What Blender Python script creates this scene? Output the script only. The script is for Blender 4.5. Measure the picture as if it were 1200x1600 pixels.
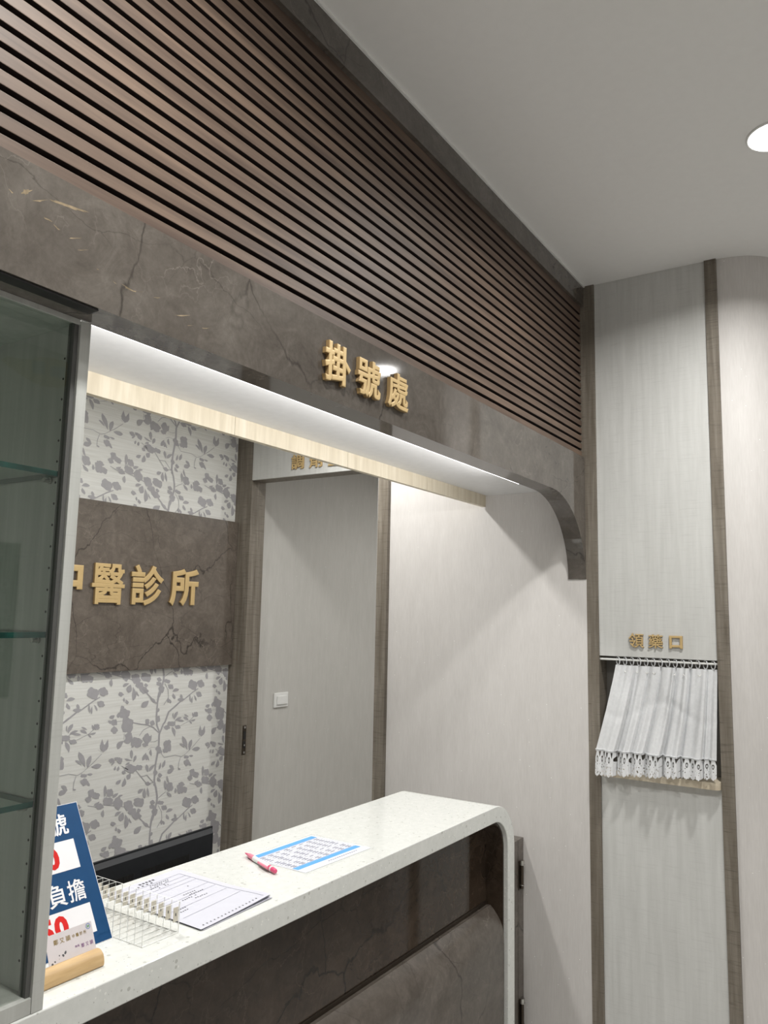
import bpy, bmesh, math, random
from mathutils import Vector, Matrix

for o in list(bpy.data.objects):
    bpy.data.objects.remove(o, do_unlink=True)
SC = bpy.context.scene
COL = SC.collection
ZO = 0.2                      # everything below is measured from 0.2 m above the floor
random.seed(7)

# ------------------------------------------------------------------ camera
cam_d = bpy.data.cameras.new('camera')
cam = bpy.data.objects.new('camera', cam_d)
COL.objects.link(cam)
FW = Vector((0.8303, 0.5419, 0.1299)); RT = Vector((0.5442, -0.8387, 0.0203))
FW.normalize(); UP = RT.cross(FW).normalized(); RT = FW.cross(UP)
m = Matrix((RT, UP, -FW)).transposed().to_4x4()
m.translation = Vector((0, 0, 1.5 + ZO))
cam.matrix_world = m
cam_d.sensor_fit = 'VERTICAL'; cam_d.sensor_height = 24.0
cam_d.lens = 1229.33 / 1600 * 24.0
cam_d.clip_start = 0.02
SC.camera = cam
SC.cycles.transparent_max_bounces = 48

# ------------------------------------------------------------------ world, exposure
w = bpy.data.worlds.new('world'); SC.world = w; w.use_nodes = True
w.node_tree.nodes['Background'].inputs[0].default_value = (0.9, 0.95, 1.0, 1)
w.node_tree.nodes['Background'].inputs[1].default_value = 0.02
SC.view_settings.view_transform = 'Standard'
SC.view_settings.look = 'None'
SC.view_settings.gamma = 1.0
SC.view_settings.exposure = 0.1
try: SC.view_settings.use_curve_mapping = False
except Exception: pass

LAMP_W = 21.5       # lobby downlights
BACK_W = 11.0       # ceiling lamps behind the counter
DISP_W = 17.0        # unseen lamp added to light the dispensing room
STRIP_W = 4.1      # light strip under the beam
WARM = (1.0, 0.992, 0.96)

# ------------------------------------------------------------------ key sizes
XR, YF, ZC = 3.1256, 1.0553, 2.903       # right wall, beam front, lobby ceiling
ZB, ZBT = 1.981, 2.1625                  # beam underside / top
YBK = 3.009                              # floral wall
ZCB = 2.53                               # ceiling behind the counter
ZCT, YC = 0.8961, 1.122                  # counter top, counter front
FL = -ZO

# ------------------------------------------------------------------ helpers
def mesh_obj(name, verts, faces, mat, parent=None, origin=None, smooth=False, mats=None, fmat=None):
    """verts in place coordinates; origin = where the object's own origin sits"""
    if parent is not None:
        pl = Vector(parent['_o'])
        base = pl
    else:
        base = Vector(origin) if origin is not None else Vector((0, 0, 0))
    me = bpy.data.meshes.new(name)
    me.from_pydata([tuple(Vector(v) - base) for v in verts], [], faces)
    for mm in (mats or [mat]): me.materials.append(mm)
    if fmat:
        for p, k in zip(me.polygons, fmat): p.material_index = k
    if smooth:
        for p in me.polygons: p.use_smooth = True
    me.update()
    o = bpy.data.objects.new(name, me)
    COL.objects.link(o)
    if parent is not None:
        o.parent = parent
    else:
        o.location = base + Vector((0, 0, ZO))
    o['_o'] = tuple(base)
    return o

def empty(name, loc):
    o = bpy.data.objects.new(name, None); COL.objects.link(o)
    o.location = Vector(loc) + Vector((0, 0, ZO)); o['_o'] = tuple(loc)
    o.empty_display_size = 0.05
    return o

def tag(o, label=None, cat=None, group=None, kind=None):
    if label: o['label'] = label
    if cat: o['category'] = cat
    if group: o['group'] = group
    if kind: o['kind'] = kind
    return o

class MB:
    """collects shapes into one mesh"""
    def __init__(s): s.v = []; s.f = []; s.m = []
    def add(s, verts, faces, mi=0):
        n = len(s.v); s.v += [tuple(v) for v in verts]
        s.f += [tuple(i + n for i in f) for f in faces]; s.m += [mi] * len(faces)
    def box(s, x0, x1, y0, y1, z0, z1, mi=0):
        s.add([(x0,y0,z0),(x1,y0,z0),(x1,y1,z0),(x0,y1,z0),(x0,y0,z1),(x1,y0,z1),(x1,y1,z1),(x0,y1,z1)],
              [(3,2,1,0),(4,5,6,7),(0,1,5,4),(1,2,6,5),(2,3,7,6),(3,0,4,7)], mi)
    def bbox(s, x0, x1, y0, y1, z0, z1, b=0.002, mi=0):
        """box with chamfered edges"""
        bm = bmesh.new(); bmesh.ops.create_cube(bm, size=1)
        for v in bm.verts:
            v.co = Vector(((x0+x1)/2 + v.co.x*(x1-x0), (y0+y1)/2 + v.co.y*(y1-y0), (z0+z1)/2 + v.co.z*(z1-z0)))
        bmesh.ops.bevel(bm, geom=list(bm.edges), offset=b, segments=2, affect='EDGES', profile=0.6)
        bm.verts.index_update()
        s.add([v.co.copy() for v in bm.verts], [[v.index for v in f.verts] for f in bm.faces], mi); bm.free()
    def prism(s, poly, axis, a, b, mi=0):
        """poly: list of 2D points; axis 'y': points are (x,z), 'x': (y,z), 'z': (x,y)"""
        n = len(poly)
        def P(p, t):
            return (p[0], t, p[1]) if axis == 'y' else (t, p[0], p[1]) if axis == 'x' else (p[0], p[1], t)
        vs = [P(p, a) for p in poly] + [P(p, b) for p in poly]
        fs = [tuple(range(n)), tuple(range(2*n-1, n-1, -1))] + [(i, i+n, (i+1) % n + n, (i+1) % n) for i in range(n)]
        s.add(vs, fs, mi)
    def tube(s, p0, p1, r0, r1=None, n=14, mi=0, caps=True):
        r1 = r0 if r1 is None else r1
        p0, p1 = Vector(p0), Vector(p1); d = (p1 - p0).normalized()
        a = d.orthogonal().normalized(); c = d.cross(a)
        vs = []
        for p, r in ((p0, r0), (p1, r1)):
            for k in range(n):
                t = 2*math.pi*k/n; vs.append(p + (a*math.cos(t) + c*math.sin(t))*r)
        fs = [(k, (k+1) % n, (k+1) % n + n, k + n) for k in range(n)]
        if caps: fs += [tuple(range(n-1, -1, -1)), tuple(range(n, 2*n))]
        s.add(vs, fs, mi)
    def lathe(s, p0, axis, prof, n=20, mi=0):
        """prof: list of (distance along axis, radius)"""
        p0 = Vector(p0); d = Vector(axis).normalized(); a = d.orthogonal().normalized(); c = d.cross(a)
        vs = [p0 + d*t + (a*math.cos(2*math.pi*k/n) + c*math.sin(2*math.pi*k/n))*r for t, r in prof for k in range(n)]
        fs = []
        for i in range(len(prof)-1):
            fs += [(i*n+k, i*n+(k+1) % n, (i+1)*n+(k+1) % n, (i+1)*n+k) for k in range(n)]
        fs += [tuple(range(n-1, -1, -1)), tuple(range((len(prof)-1)*n, len(prof)*n))]
        s.add(vs, fs, mi)
    def build(s, name, mat, parent=None, origin=None, smooth=False, mats=None):
        o = mesh_obj(name, s.v, s.f, mat, parent, origin, False, mats, s.m if mats else None)
        bm = bmesh.new(); bm.from_mesh(o.data); bmesh.ops.recalc_face_normals(bm, faces=bm.faces); bm.to_mesh(o.data); bm.free()
        if smooth:
            for p in o.data.polygons: p.use_smooth = True
            o.data.set_sharp_from_angle(angle=math.radians(40))
        return o

def abox(name, x0, x1, y0, y1, z0, z1, mat, parent=None, origin=None, b=0):
    k = MB()
    if b: k.bbox(x0, x1, y0, y1, z0, z1, b)
    else: k.box(x0, x1, y0, y1, z0, z1)
    if parent is None and origin is None: origin = ((x0+x1)/2, (y0+y1)/2, z0)
    return k.build(name, mat, parent, origin)

def struct(name, *a, **k):
    return tag(abox(name, *a, **k), kind='structure')

# ------------------------------------------------------------------ materials
def new_mat(name):
    mt = bpy.data.materials.new(name); mt.use_nodes = True
    nt = mt.node_tree; b = nt.nodes['Principled BSDF']
    return mt, nt, b

def N(nt, typ, **kw):
    n = nt.nodes.new(typ)
    for k, v in kw.items():
        if k.startswith('i_'): n.inputs[k[2:].replace('_', ' ')].default_value = v
        else: setattr(n, k, v)
    return n

def coords(nt, scale=(1,1,1), rot=(0,0,0), loc=(0,0,0), kind='Object'):
    tc = N(nt, 'ShaderNodeTexCoord'); mp = N(nt, 'ShaderNodeMapping')
    mp.inputs['Scale'].default_value = scale; mp.inputs['Rotation'].default_value = rot; mp.inputs['Location'].default_value = loc
    nt.links.new(tc.outputs[kind], mp.inputs[0]); return mp.outputs[0]

def noise(nt, vec, scale, detail=4, rough=0.55, dist=0.0):
    n = N(nt, 'ShaderNodeTexNoise'); nt.links.new(vec, n.inputs['Vector'])
    n.inputs['Scale'].default_value = scale; n.inputs['Detail'].default_value = detail
    n.inputs['Roughness'].default_value = rough; n.inputs['Distortion'].default_value = dist
    return n.outputs['Fac']

def ramp(nt, fac, stops):
    r = N(nt, 'ShaderNodeValToRGB'); nt.links.new(fac, r.inputs[0]); el = r.color_ramp.elements
    while len(el) > 1: el.remove(el[-1])
    el[0].position, el[0].color = stops[0][0], tuple(stops[0][1]) + (1,)
    for p, c in stops[1:]:
        e = el.new(p); e.color = tuple(c) + (1,)
    return r.outputs[0]

def mix(nt, fac, a, b, mode='MIX'):
    n = N(nt, 'ShaderNodeMix', data_type='RGBA', blend_type=mode)
    if isinstance(fac, (int, float)): n.inputs['Factor'].default_value = fac
    else: nt.links.new(fac, n.inputs['Factor'])
    for s, x in ((6, a), (7, b)):
        if isinstance(x, tuple): n.inputs[s].default_value = tuple(x) + (1,)
        else: nt.links.new(x, n.inputs[s])
    return n.outputs[2]

def mth(nt, op, a, b=None, c=None):
    n = N(nt, 'ShaderNodeMath', operation=op)
    for i, x in enumerate((a, b, c)):
        if x is None: continue
        if isinstance(x, (int, float)): n.inputs[i].default_value = x
        else: nt.links.new(x, n.inputs[i])
    return n.outputs[0]

def bump(nt, b, h, strength=0.2, dist=0.002):
    n = N(nt, 'ShaderNodeBump'); n.inputs['Strength'].default_value = strength; n.inputs['Distance'].default_value = dist
    nt.links.new(h, n.inputs['Height']); nt.links.new(n.outputs[0], b.inputs['Normal'])

def plain(name, col, rough=0.5, metal=0.0, spec=0.5, emit=None, es=0.0, noise_amt=0.06):
    mt, nt, b = new_mat(name)
    v = coords(nt); f = noise(nt, v, 35, 3)
    c = ramp(nt, f, [(0.3, tuple(x*(1-noise_amt) for x in col)), (0.7, tuple(min(1, x*(1+noise_amt)) for x in col))])
    nt.links.new(c, b.inputs['Base Color'])
    b.inputs['Roughness'].default_value = rough; b.inputs['Metallic'].default_value = metal
    b.inputs['Specular IOR Level'].default_value = spec
    if emit:
        b.inputs['Emission Color'].default_value = tuple(emit) + (1,); b.inputs['Emission Strength'].default_value = es
    return mt

def marble(name, dark, mid, light, rough, loc=(0,0,0), gold=False, crack=0.75, cover=0.0, spec=0.5):
    mt, nt, b = new_mat(name)
    v = coords(nt, loc=loc)
    n1 = noise(nt, v, 2.6, 9, 0.66, 1.6); n2 = noise(nt, v, 11, 8, 0.75, 1.0); n3 = noise(nt, v, 60, 5, 0.7, 0.4)
    c = ramp(nt, n1, [(0.30, dark), (0.50, mid), (0.70, light)])
    c = mix(nt, 0.5, c, ramp(nt, n2, [(0.32, dark), (0.52, mid), (0.72, tuple(x*1.15 for x in light))]))
    c = mix(nt, 0.14, c, ramp(nt, n3, [(0.35, dark), (0.68, tuple(x*1.2 for x in light))]))
    def cracks(scale, width, rot, warp, sq):
        wv = coords(nt, rot=rot, loc=loc, scale=sq)
        nz = N(nt, 'ShaderNodeTexNoise'); nt.links.new(wv, nz.inputs['Vector']); nz.inputs['Scale'].default_value = 6.0; nz.inputs['Detail'].default_value = 8
        ad = N(nt, 'ShaderNodeVectorMath', operation='MULTIPLY_ADD'); nt.links.new(nz.outputs['Color'], ad.inputs[0])
        ad.inputs[1].default_value = (warp,)*3; nt.links.new(wv, ad.inputs[2])
        vo = N(nt, 'ShaderNodeTexVoronoi', feature='DISTANCE_TO_EDGE'); nt.links.new(ad.outputs[0], vo.inputs['Vector']); vo.inputs['Scale'].default_value = scale
        return ramp(nt, vo.outputs['Distance'], [(0.0, (1,1,1)), (width, (0,0,0))])
    def lay(c, k, mscale, lo, hi, amt, col):
        msk = ramp(nt, noise(nt, v, mscale, 3), [(lo-cover, (0,0,0)), (hi-cover, (1,1,1))])
        return mix(nt, mix(nt, amt, (0,0,0), mix(nt, 1.0, k, msk, 'MULTIPLY')), c, col)
    c = lay(c, cracks(2.4, 0.008, (0.3, 0.5, 0.2), 0.16, (1.0, 1.0, 0.7)), 2.3, 0.42, 0.58, crack, tuple(x*0.35 for x in dark))
    c = lay(c, cracks(4.2, 0.006, (0.9, 0.8, 0.1), 0.20, (0.6, 1.0, 1.2)), 3.0, 0.45, 0.62, crack*0.7, tuple(x*0.45 for x in dark))
    c = lay(c, cracks(6.0, 0.007, (1.3, 0.1, 0.7), 0.30, (1.0, 1.0, 0.8)), 3.4, 0.48, 0.66, 0.4, tuple(min(1, x*1.7) for x in light))
    if gold:
        gv = coords(nt, scale=(1.0, 1.0, 3.2), rot=(0, math.radians(24), 0))
        g = noise(nt, gv, 13, 6, 0.72, 0.8)
        gm = ramp(nt, g, [(0.655, (0,0,0)), (0.672, (1,1,1))])
        sp = N(nt, 'ShaderNodeSeparateXYZ'); tc = N(nt, 'ShaderNodeTexCoord'); nt.links.new(tc.outputs['Object'], sp.inputs[0])
        lim = ramp(nt, mth(nt, 'MULTIPLY', sp.outputs[0], 0.5), [(0.50, (1,1,1)), (0.56, (0,0,0))])
        c = mix(nt, mix(nt, 1.0, gm, lim, 'MULTIPLY'), c, (0.40, 0.29, 0.16))
    nt.links.new(c, b.inputs['Base Color'])
    b.inputs['Roughness'].default_value = rough
    b.inputs['Specular IOR Level'].default_value = spec
    return mt

def wood(name, cols, grain=(1, 1, 1), scale=40, rough=0.5, weave=0.0, knots=0.0, spec=0.4):
    """grain: mapping scale, small along the grain direction; weave: cross-hatch amount"""
    mt, nt, b = new_mat(name)
    v = coords(nt, scale=grain)
    oi = N(nt, 'ShaderNodeObjectInfo')
    ad = N(nt, 'ShaderNodeVectorMath', operation='MULTIPLY_ADD'); nt.links.new(oi.outputs['Random'], ad.inputs[0]); ad.inputs[1].default_value = (37., 21., 53.); nt.links.new(v, ad.inputs[2])
    f = noise(nt, ad.outputs[0], scale, 6, 0.6, 0.25)
    n = len(cols)
    c = ramp(nt, f, [(0.28 + 0.46*i/(n-1), cc) for i, cc in enumerate(cols)])
    if weave:
        vx = coords(nt, scale=(9, 9, 210)); fx = noise(nt, vx, 1.2, 4, 0.65)
        c = mix(nt, mix(nt, weave, (0,0,0), ramp(nt, fx, [(0.55, (0,0,0)), (0.72, (1,1,1))])), c, tuple(x*0.55 for x in cols[0]))
    nt.links.new(c, b.inputs['Base Color'])
    b.inputs['Roughness'].default_value = rough; b.inputs['Specular IOR Level'].default_value = spec
    bump(nt, b, f, 0.08, 0.001)
    return mt

def wallpaper(name, a, bcol, spark=True):
    mt, nt, b = new_mat(name)
    v = coords(nt, scale=(230, 230, 16)); f = noise(nt, v, 1.0, 5, 0.7)
    c = ramp(nt, f, [(0.25, a), (0.75, bcol)])
    v2 = coords(nt, scale=(1, 1, 0.25)); f2 = noise(nt, v2, 25, 3)
    c = mix(nt, 0.25, c, ramp(nt, f2, [(0.35, a), (0.65, bcol)]))
    if spark:
        vo = N(nt, 'ShaderNodeTexVoronoi'); nt.links.new(coords(nt), vo.inputs['Vector']); vo.inputs['Scale'].default_value = 26
        c = mix(nt, ramp(nt, vo.outputs['Distance'], [(0.032, (1,1,1)), (0.045, (0,0,0))]), c, (1.0, 1.0, 0.98))
    nt.links.new(c, b.inputs['Base Color'])
    b.inputs['Roughness'].default_value = 0.6; b.inputs['Specular IOR Level'].default_value = 0.25
    bump(nt, b, f, 0.12, 0.001)
    return mt

def glass(name, tint=(1,1,1), ior=1.5, rough=0.0, haze=0.0, haze_col=(1,1,1), refl=1.0):
    mt = bpy.data.materials.new(name); mt.use_nodes = True; nt = mt.node_tree; nt.nodes.clear()
    out = N(nt, 'ShaderNodeOutputMaterial'); tr = N(nt, 'ShaderNodeBsdfTransparent'); gl = N(nt, 'ShaderNodeBsdfGlossy')
    tr.inputs[0].default_value = tuple(tint) + (1,); gl.inputs['Roughness'].default_value = rough
    fr = N(nt, 'ShaderNodeFresnel'); fr.inputs[0].default_value = ior
    geo = N(nt, 'ShaderNodeNewGeometry')       # thin panes: reflect on the outer face only, no inner total reflection
    mx = N(nt, 'ShaderNodeMixShader'); nt.links.new(mth(nt, 'MULTIPLY', mth(nt, 'MULTIPLY', fr.outputs[0], refl), mth(nt, 'SUBTRACT', 1.0, geo.outputs['Backfacing'])), mx.inputs[0]); nt.links.new(tr.outputs[0], mx.inputs[1]); nt.links.new(gl.outputs[0], mx.inputs[2])
    last = mx.outputs[0]
    if haze:
        df = N(nt, 'ShaderNodeBsdfDiffuse'); df.inputs[0].default_value = tuple(haze_col) + (1,)
        m2 = N(nt, 'ShaderNodeMixShader'); m2.inputs[0].default_value = haze
        nt.links.new(last, m2.inputs[1]); nt.links.new(df.outputs[0], m2.inputs[2]); last = m2.outputs[0]
    nt.links.new(last, out.inputs[0])
    return mt

def emitter(name, col, s):
    mt = bpy.data.materials.new(name); mt.use_nodes = True; nt = mt.node_tree; nt.nodes.clear()
    out = N(nt, 'ShaderNodeOutputMaterial'); e = N(nt, 'ShaderNodeEmission')
    e.inputs[0].default_value = tuple(col) + (1,); e.inputs[1].default_value = s
    nt.links.new(e.outputs[0], out.inputs[0]); return mt

M = {}
M['marble'] = marble('brown_marble', (0.056, 0.047, 0.040), (0.096, 0.083, 0.071), (0.160, 0.143, 0.126), 0.07)
M['marble_sign'] = marble('brown_marble_sign', (0.072, 0.058, 0.046), (0.125, 0.103, 0.085), (0.21, 0.18, 0.152), 0.3, loc=(1.7, 0, 0.4), crack=0.95, cover=0.10)
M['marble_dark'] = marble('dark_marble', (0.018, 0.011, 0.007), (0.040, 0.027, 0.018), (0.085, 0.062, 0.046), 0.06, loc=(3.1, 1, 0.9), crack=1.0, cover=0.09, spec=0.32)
M['marble_low'] = marble('soft_marble', (0.060, 0.049, 0.040), (0.105, 0.089, 0.076), (0.17, 0.148, 0.128), 0.16, loc=(5.2, 2, 0.3))
M['slat'] = wood('walnut_slat', [(0.064, 0.042, 0.032), (0.120, 0.083, 0.062), (0.19, 0.132, 0.096)], grain=(0.10, 1.8, 1.8), scale=18, rough=0.5, spec=0.3)
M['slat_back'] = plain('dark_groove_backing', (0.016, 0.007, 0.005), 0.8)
M['post'] = wood('grey_brown_oak', [(0.125, 0.104, 0.080), (0.19, 0.165, 0.133), (0.27, 0.24, 0.20)], grain=(1.5, 1.5, 0.10), scale=34, rough=0.5, weave=0.75)
M['panel'] = wood('pale_grey_wood', [(0.555, 0.555, 0.535), (0.605, 0.605, 0.585), (0.655, 0.655, 0.635)], grain=(1.6, 1.6, 0.12), scale=26, rough=0.5, weave=0.24)
M['cabinet'] = wood('pale_grey_cabinet_wood', [(0.42, 0.425, 0.40), (0.48, 0.485, 0.46), (0.55, 0.555, 0.53)], grain=(1.5, 1.5, 0.08), scale=30, rough=0.5, weave=0.12)
M['fascia'] = wood('cream_ash_wood', [(0.56, 0.49, 0.37), (0.66, 0.59, 0.46), (0.75, 0.69, 0.57)], grain=(1.6, 1.6, 0.13), scale=26, rough=0.5)
M['sill'] = wood('light_pine', [(0.55, 0.47, 0.35), (0.66, 0.58, 0.45), (0.75, 0.68, 0.55)], grain=(1, 0.12, 1), scale=30, rough=0.5)
M['holder'] = wood('honey_wood', [(0.42, 0.27, 0.12), (0.56, 0.38, 0.19), (0.66, 0.48, 0.27)], grain=(0.12, 1.2, 1.2), scale=60, rough=0.45)
M['wallpaper'] = wallpaper('pale_strand_wallpaper', (0.575, 0.55, 0.53), (0.685, 0.66, 0.64))
M['wall_grey'] = wallpaper('grey_strand_wallpaper', (0.50, 0.49, 0.46), (0.60, 0.585, 0.555))
M['ceiling'] = plain('ceiling_paint', (0.86, 0.855, 0.84), 0.85, noise_amt=0.01)
M['hatch_blocker'] = plain('hatch_dark_blocker', (0.16, 0.15, 0.135), 0.7)  # dark colour of the added board that keeps the lace holes dark
M['soffit'] = plain('soffit_white', (0.74, 0.74, 0.745), 0.55, noise_amt=0.03)
M['floor'] = plain('floor_tile', (0.60, 0.585, 0.56), 0.3, noise_amt=0.08)
M['plaster'] = plain('lobby_plaster', (0.76, 0.75, 0.735), 0.8, noise_amt=0.02)
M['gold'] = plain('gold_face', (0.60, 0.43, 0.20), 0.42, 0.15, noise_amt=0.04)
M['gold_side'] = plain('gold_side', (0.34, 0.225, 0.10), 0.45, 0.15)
M['white'] = plain('white_plastic', (0.80, 0.80, 0.78), 0.35, noise_amt=0.01)
M['black'] = plain('black_plastic', (0.014, 0.015, 0.017), 0.55, spec=0.25, noise_amt=0.1)
M['black_trim'] = plain('matte_black', (0.012, 0.011, 0.010), 0.6)
M['gasket'] = plain('grey_gasket', (0.10, 0.10, 0.095), 0.6)
M['steel'] = plain('steel', (0.55, 0.54, 0.52), 0.25, 1.0)
M['bronze'] = plain('dark_bronze', (0.07, 0.055, 0.042), 0.35, 0.8)
M['pink'] = plain('pink_plastic', (0.72, 0.09, 0.20), 0.3)
M['pink_soft'] = plain('pink_grip', (0.74, 0.24, 0.32), 0.5)
M['paper'] = plain('paper', (0.54, 0.54, 0.60), 0.8, noise_amt=0.01)
M['paper_bright'] = plain('bright_paper', (0.68, 0.69, 0.74), 0.8, noise_amt=0.01)
M['ink'] = plain('ink', (0.09, 0.09, 0.10), 0.8)
M['ink_soft'] = plain('soft_ink', (0.20, 0.20, 0.26), 0.8)
M['blue_band'] = plain('blue_print', (0.10, 0.33, 0.80), 0.6)
M['film'] = glass('clear_film', (0.99, 0.99, 0.99), 1.2, 0.1, 0.12, (0.9, 0.91, 0.9))
M['navy'] = plain('navy_print', (0.006, 0.055, 0.155), 0.5, spec=0.2, noise_amt=0.05)
M['sign_white'] = plain('white_print', (0.80, 0.79, 0.81), 0.45, noise_amt=0.01)
M['red'] = plain('red_print', (0.62, 0.022, 0.02), 0.55, spec=0.15)
M['card'] = plain('card_paper', (0.66, 0.61, 0.62), 0.6, noise_amt=0.03)
M['card_gold'] = plain('card_gold_ink', (0.30, 0.21, 0.07), 0.5)
M['card_purple'] = plain('card_purple_ink', (0.26, 0.12, 0.28), 0.6)
M['card_blue'] = plain('card_blue_ink', (0.10, 0.22, 0.55), 0.6)
M['card_green'] = plain('card_green_ink', (0.05, 0.30, 0.10), 0.6)
M['beige'] = plain('beige_label', (0.62, 0.58, 0.49), 0.7)
M['acrylic'] = glass('clear_acrylic', (0.995, 0.995, 0.995), 1.12, 0.02, 0.004, (0.9, 0.9, 0.88))
M['acrylic_edge'] = plain('acrylic_edge', (0.84, 0.84, 0.81), 0.25, noise_amt=0.01)
M['pane'] = glass('pane_glass', (0.93, 0.942, 0.93), 1.5, refl=1.9)
M['shelf_glass'] = glass('shelf_glass', (0.90, 0.96, 0.93), 1.5)
M['shelf_edge'] = plain('green_glass_edge', (0.010, 0.055, 0.045), 0.2, spec=0.3, noise_amt=0.5)
M['bulb'] = emitter('lit_diffuser', (1.0, 0.985, 0.96), 9.0)
M['strip'] = emitter('lit_strip', (1.0, 0.985, 0.96), 6.0)
M['print'] = plain('floral_print', (0.41, 0.40, 0.42), 0.5, noise_amt=0.05)

# quartz with specks
mt, nt, b = new_mat('white_quartz')
v = coords(nt); f = noise(nt, v, 60, 3)
c = ramp(nt, f, [(0.3, (0.655, 0.665, 0.638)), (0.7, (0.715, 0.722, 0.695))])
for sc, r0, colr in ((58, 0.20, (0.45, 0.45, 0.42)), (95, 0.20, (0.86, 0.86, 0.82)), (150, 0.16, (0.36, 0.36, 0.34))):
    vo = N(nt, 'ShaderNodeTexVoronoi'); nt.links.new(v, vo.inputs['Vector']); vo.inputs['Scale'].default_value = sc
    sel = mth(nt, 'GREATER_THAN', N(nt, 'ShaderNodeSeparateColor').outputs[0], 0.5)
    sepc = [n for n in nt.nodes if n.bl_idname == 'ShaderNodeSeparateColor'][-1]; nt.links.new(vo.outputs['Color'], sepc.inputs[0])
    sel.node.inputs[1].default_value = 0.72
    spot = mth(nt, 'MULTIPLY', mth(nt, 'LESS_THAN', vo.outputs['Distance'], r0), sel)
    c = mix(nt, mth(nt, 'MULTIPLY', spot, 0.8), c, colr)
nt.links.new(c, b.inputs['Base Color']); b.inputs['Roughness'].default_value = 0.12
M['quartz'] = mt

# floral paper ground: off-white with fine horizontal streaks
mt, nt, b = new_mat('floral_ground')
v = coords(nt, scale=(4, 4, 130)); f = noise(nt, v, 1.0, 5, 0.6, 0.4)
c = ramp(nt, f, [(0.3, (0.68, 0.675, 0.64)), (0.55, (0.78, 0.78, 0.75)), (0.75, (0.84, 0.845, 0.825))])
nt.links.new(c, b.inputs['Base Color']); b.inputs['Roughness'].default_value = 0.6; bump(nt, b, f, 0.1, 0.001)
M['floral'] = mt

# curtain cloth and lace
def cloth(name, lace=False):
    mt = bpy.data.materials.new(name); mt.use_nodes = True; nt = mt.node_tree; nt.nodes.clear()
    out = N(nt, 'ShaderNodeOutputMaterial'); df = N(nt, 'ShaderNodeBsdfDiffuse'); tl = N(nt, 'ShaderNodeBsdfTranslucent')
    v = coords(nt); f = noise(nt, v, 90, 4)
    c = ramp(nt, f, [(0.35, (0.84, 0.85, 0.865)), (0.65, (0.90, 0.91, 0.925))])
    nt.links.new(c, df.inputs[0]); nt.links.new(c, tl.inputs[0])
    mx = N(nt, 'ShaderNodeMixShader'); mx.inputs[0].default_value = 0.22
    nt.links.new(df.outputs[0], mx.inputs[1]); nt.links.new(tl.outputs[0], mx.inputs[2]); last = mx.outputs[0]
    tr = N(nt, 'ShaderNodeBsdfTransparent')
    if lace:
        # eyelets: rows of rings and triangles in the lace's own u,v
        uv = N(nt, 'ShaderNodeTexCoord'); sp = N(nt, 'ShaderNodeSeparateXYZ'); nt.links.new(uv.outputs['UV'], sp.inputs[0])
        u, vv = sp.outputs[0], sp.outputs[1]
        fu = mth(nt, 'FRACT', mth(nt, 'MULTIPLY', u, 22.0))
        du = mth(nt, 'ABSOLUTE', mth(nt, 'SUBTRACT', fu, 0.5))                       # 0 centre .. .5 border
        # row of triangular holes between the arches (v .72-.95)
        tri = mth(nt, 'MULTIPLY', mth(nt, 'GREATER_THAN', mth(nt, 'ADD', du, mth(nt, 'MULTIPLY', mth(nt, 'SUBTRACT', 0.95, vv), -0.9)), 0.26),
                  mth(nt, 'MULTIPLY', mth(nt, 'GREATER_THAN', vv, 0.70), mth(nt, 'LESS_THAN', vv, 0.95)))
        # oval eyelet inside each arch
        ov = mth(nt, 'ADD', mth(nt, 'POWER', mth(nt, 'MULTIPLY', du, 5.5), 2.0), mth(nt, 'POWER', mth(nt, 'MULTIPLY', mth(nt, 'SUBTRACT', vv, 0.66), 8.0), 2.0))
        eye = mth(nt, 'MULTIPLY', mth(nt, 'LESS_THAN', ov, 1.0), mth(nt, 'GREATER_THAN', ov, 0.25))
        vo = N(nt, 'ShaderNodeTexVoronoi', feature='DISTANCE_TO_EDGE'); cb = N(nt, 'ShaderNodeCombineXYZ')
        nt.links.new(mth(nt, 'MULTIPLY', u, 66.0), cb.inputs[0]); nt.links.new(mth(nt, 'MULTIPLY', vv, 9.0), cb.inputs[1]); nt.links.new(cb.outputs[0], vo.inputs['Vector']); vo.inputs['Scale'].default_value = 1.0
        net = mth(nt, 'MULTIPLY', mth(nt, 'GREATER_THAN', vo.outputs['Distance'], 0.27), mth(nt, 'LESS_THAN', vv, 0.5))
        hole = mth(nt, 'MINIMUM', mth(nt, 'ADD', mth(nt, 'ADD', tri, eye), net), 1.0)
        m2 = N(nt, 'ShaderNodeMixShader'); nt.links.new(hole, m2.inputs[0]); nt.links.new(last, m2.inputs[1]); nt.links.new(tr.outputs[0], m2.inputs[2]); last = m2.outputs[0]
    else:
        m2 = N(nt, 'ShaderNodeMixShader'); m2.inputs[0].default_value = 0.06
        nt.links.new(last, m2.inputs[1]); nt.links.new(tr.outputs[0], m2.inputs[2]); last = m2.outputs[0]
    nt.links.new(last, out.inputs[0]); return mt
M['cloth'] = cloth('white_cotton'); M['lace'] = cloth('white_lace', True)

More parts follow.
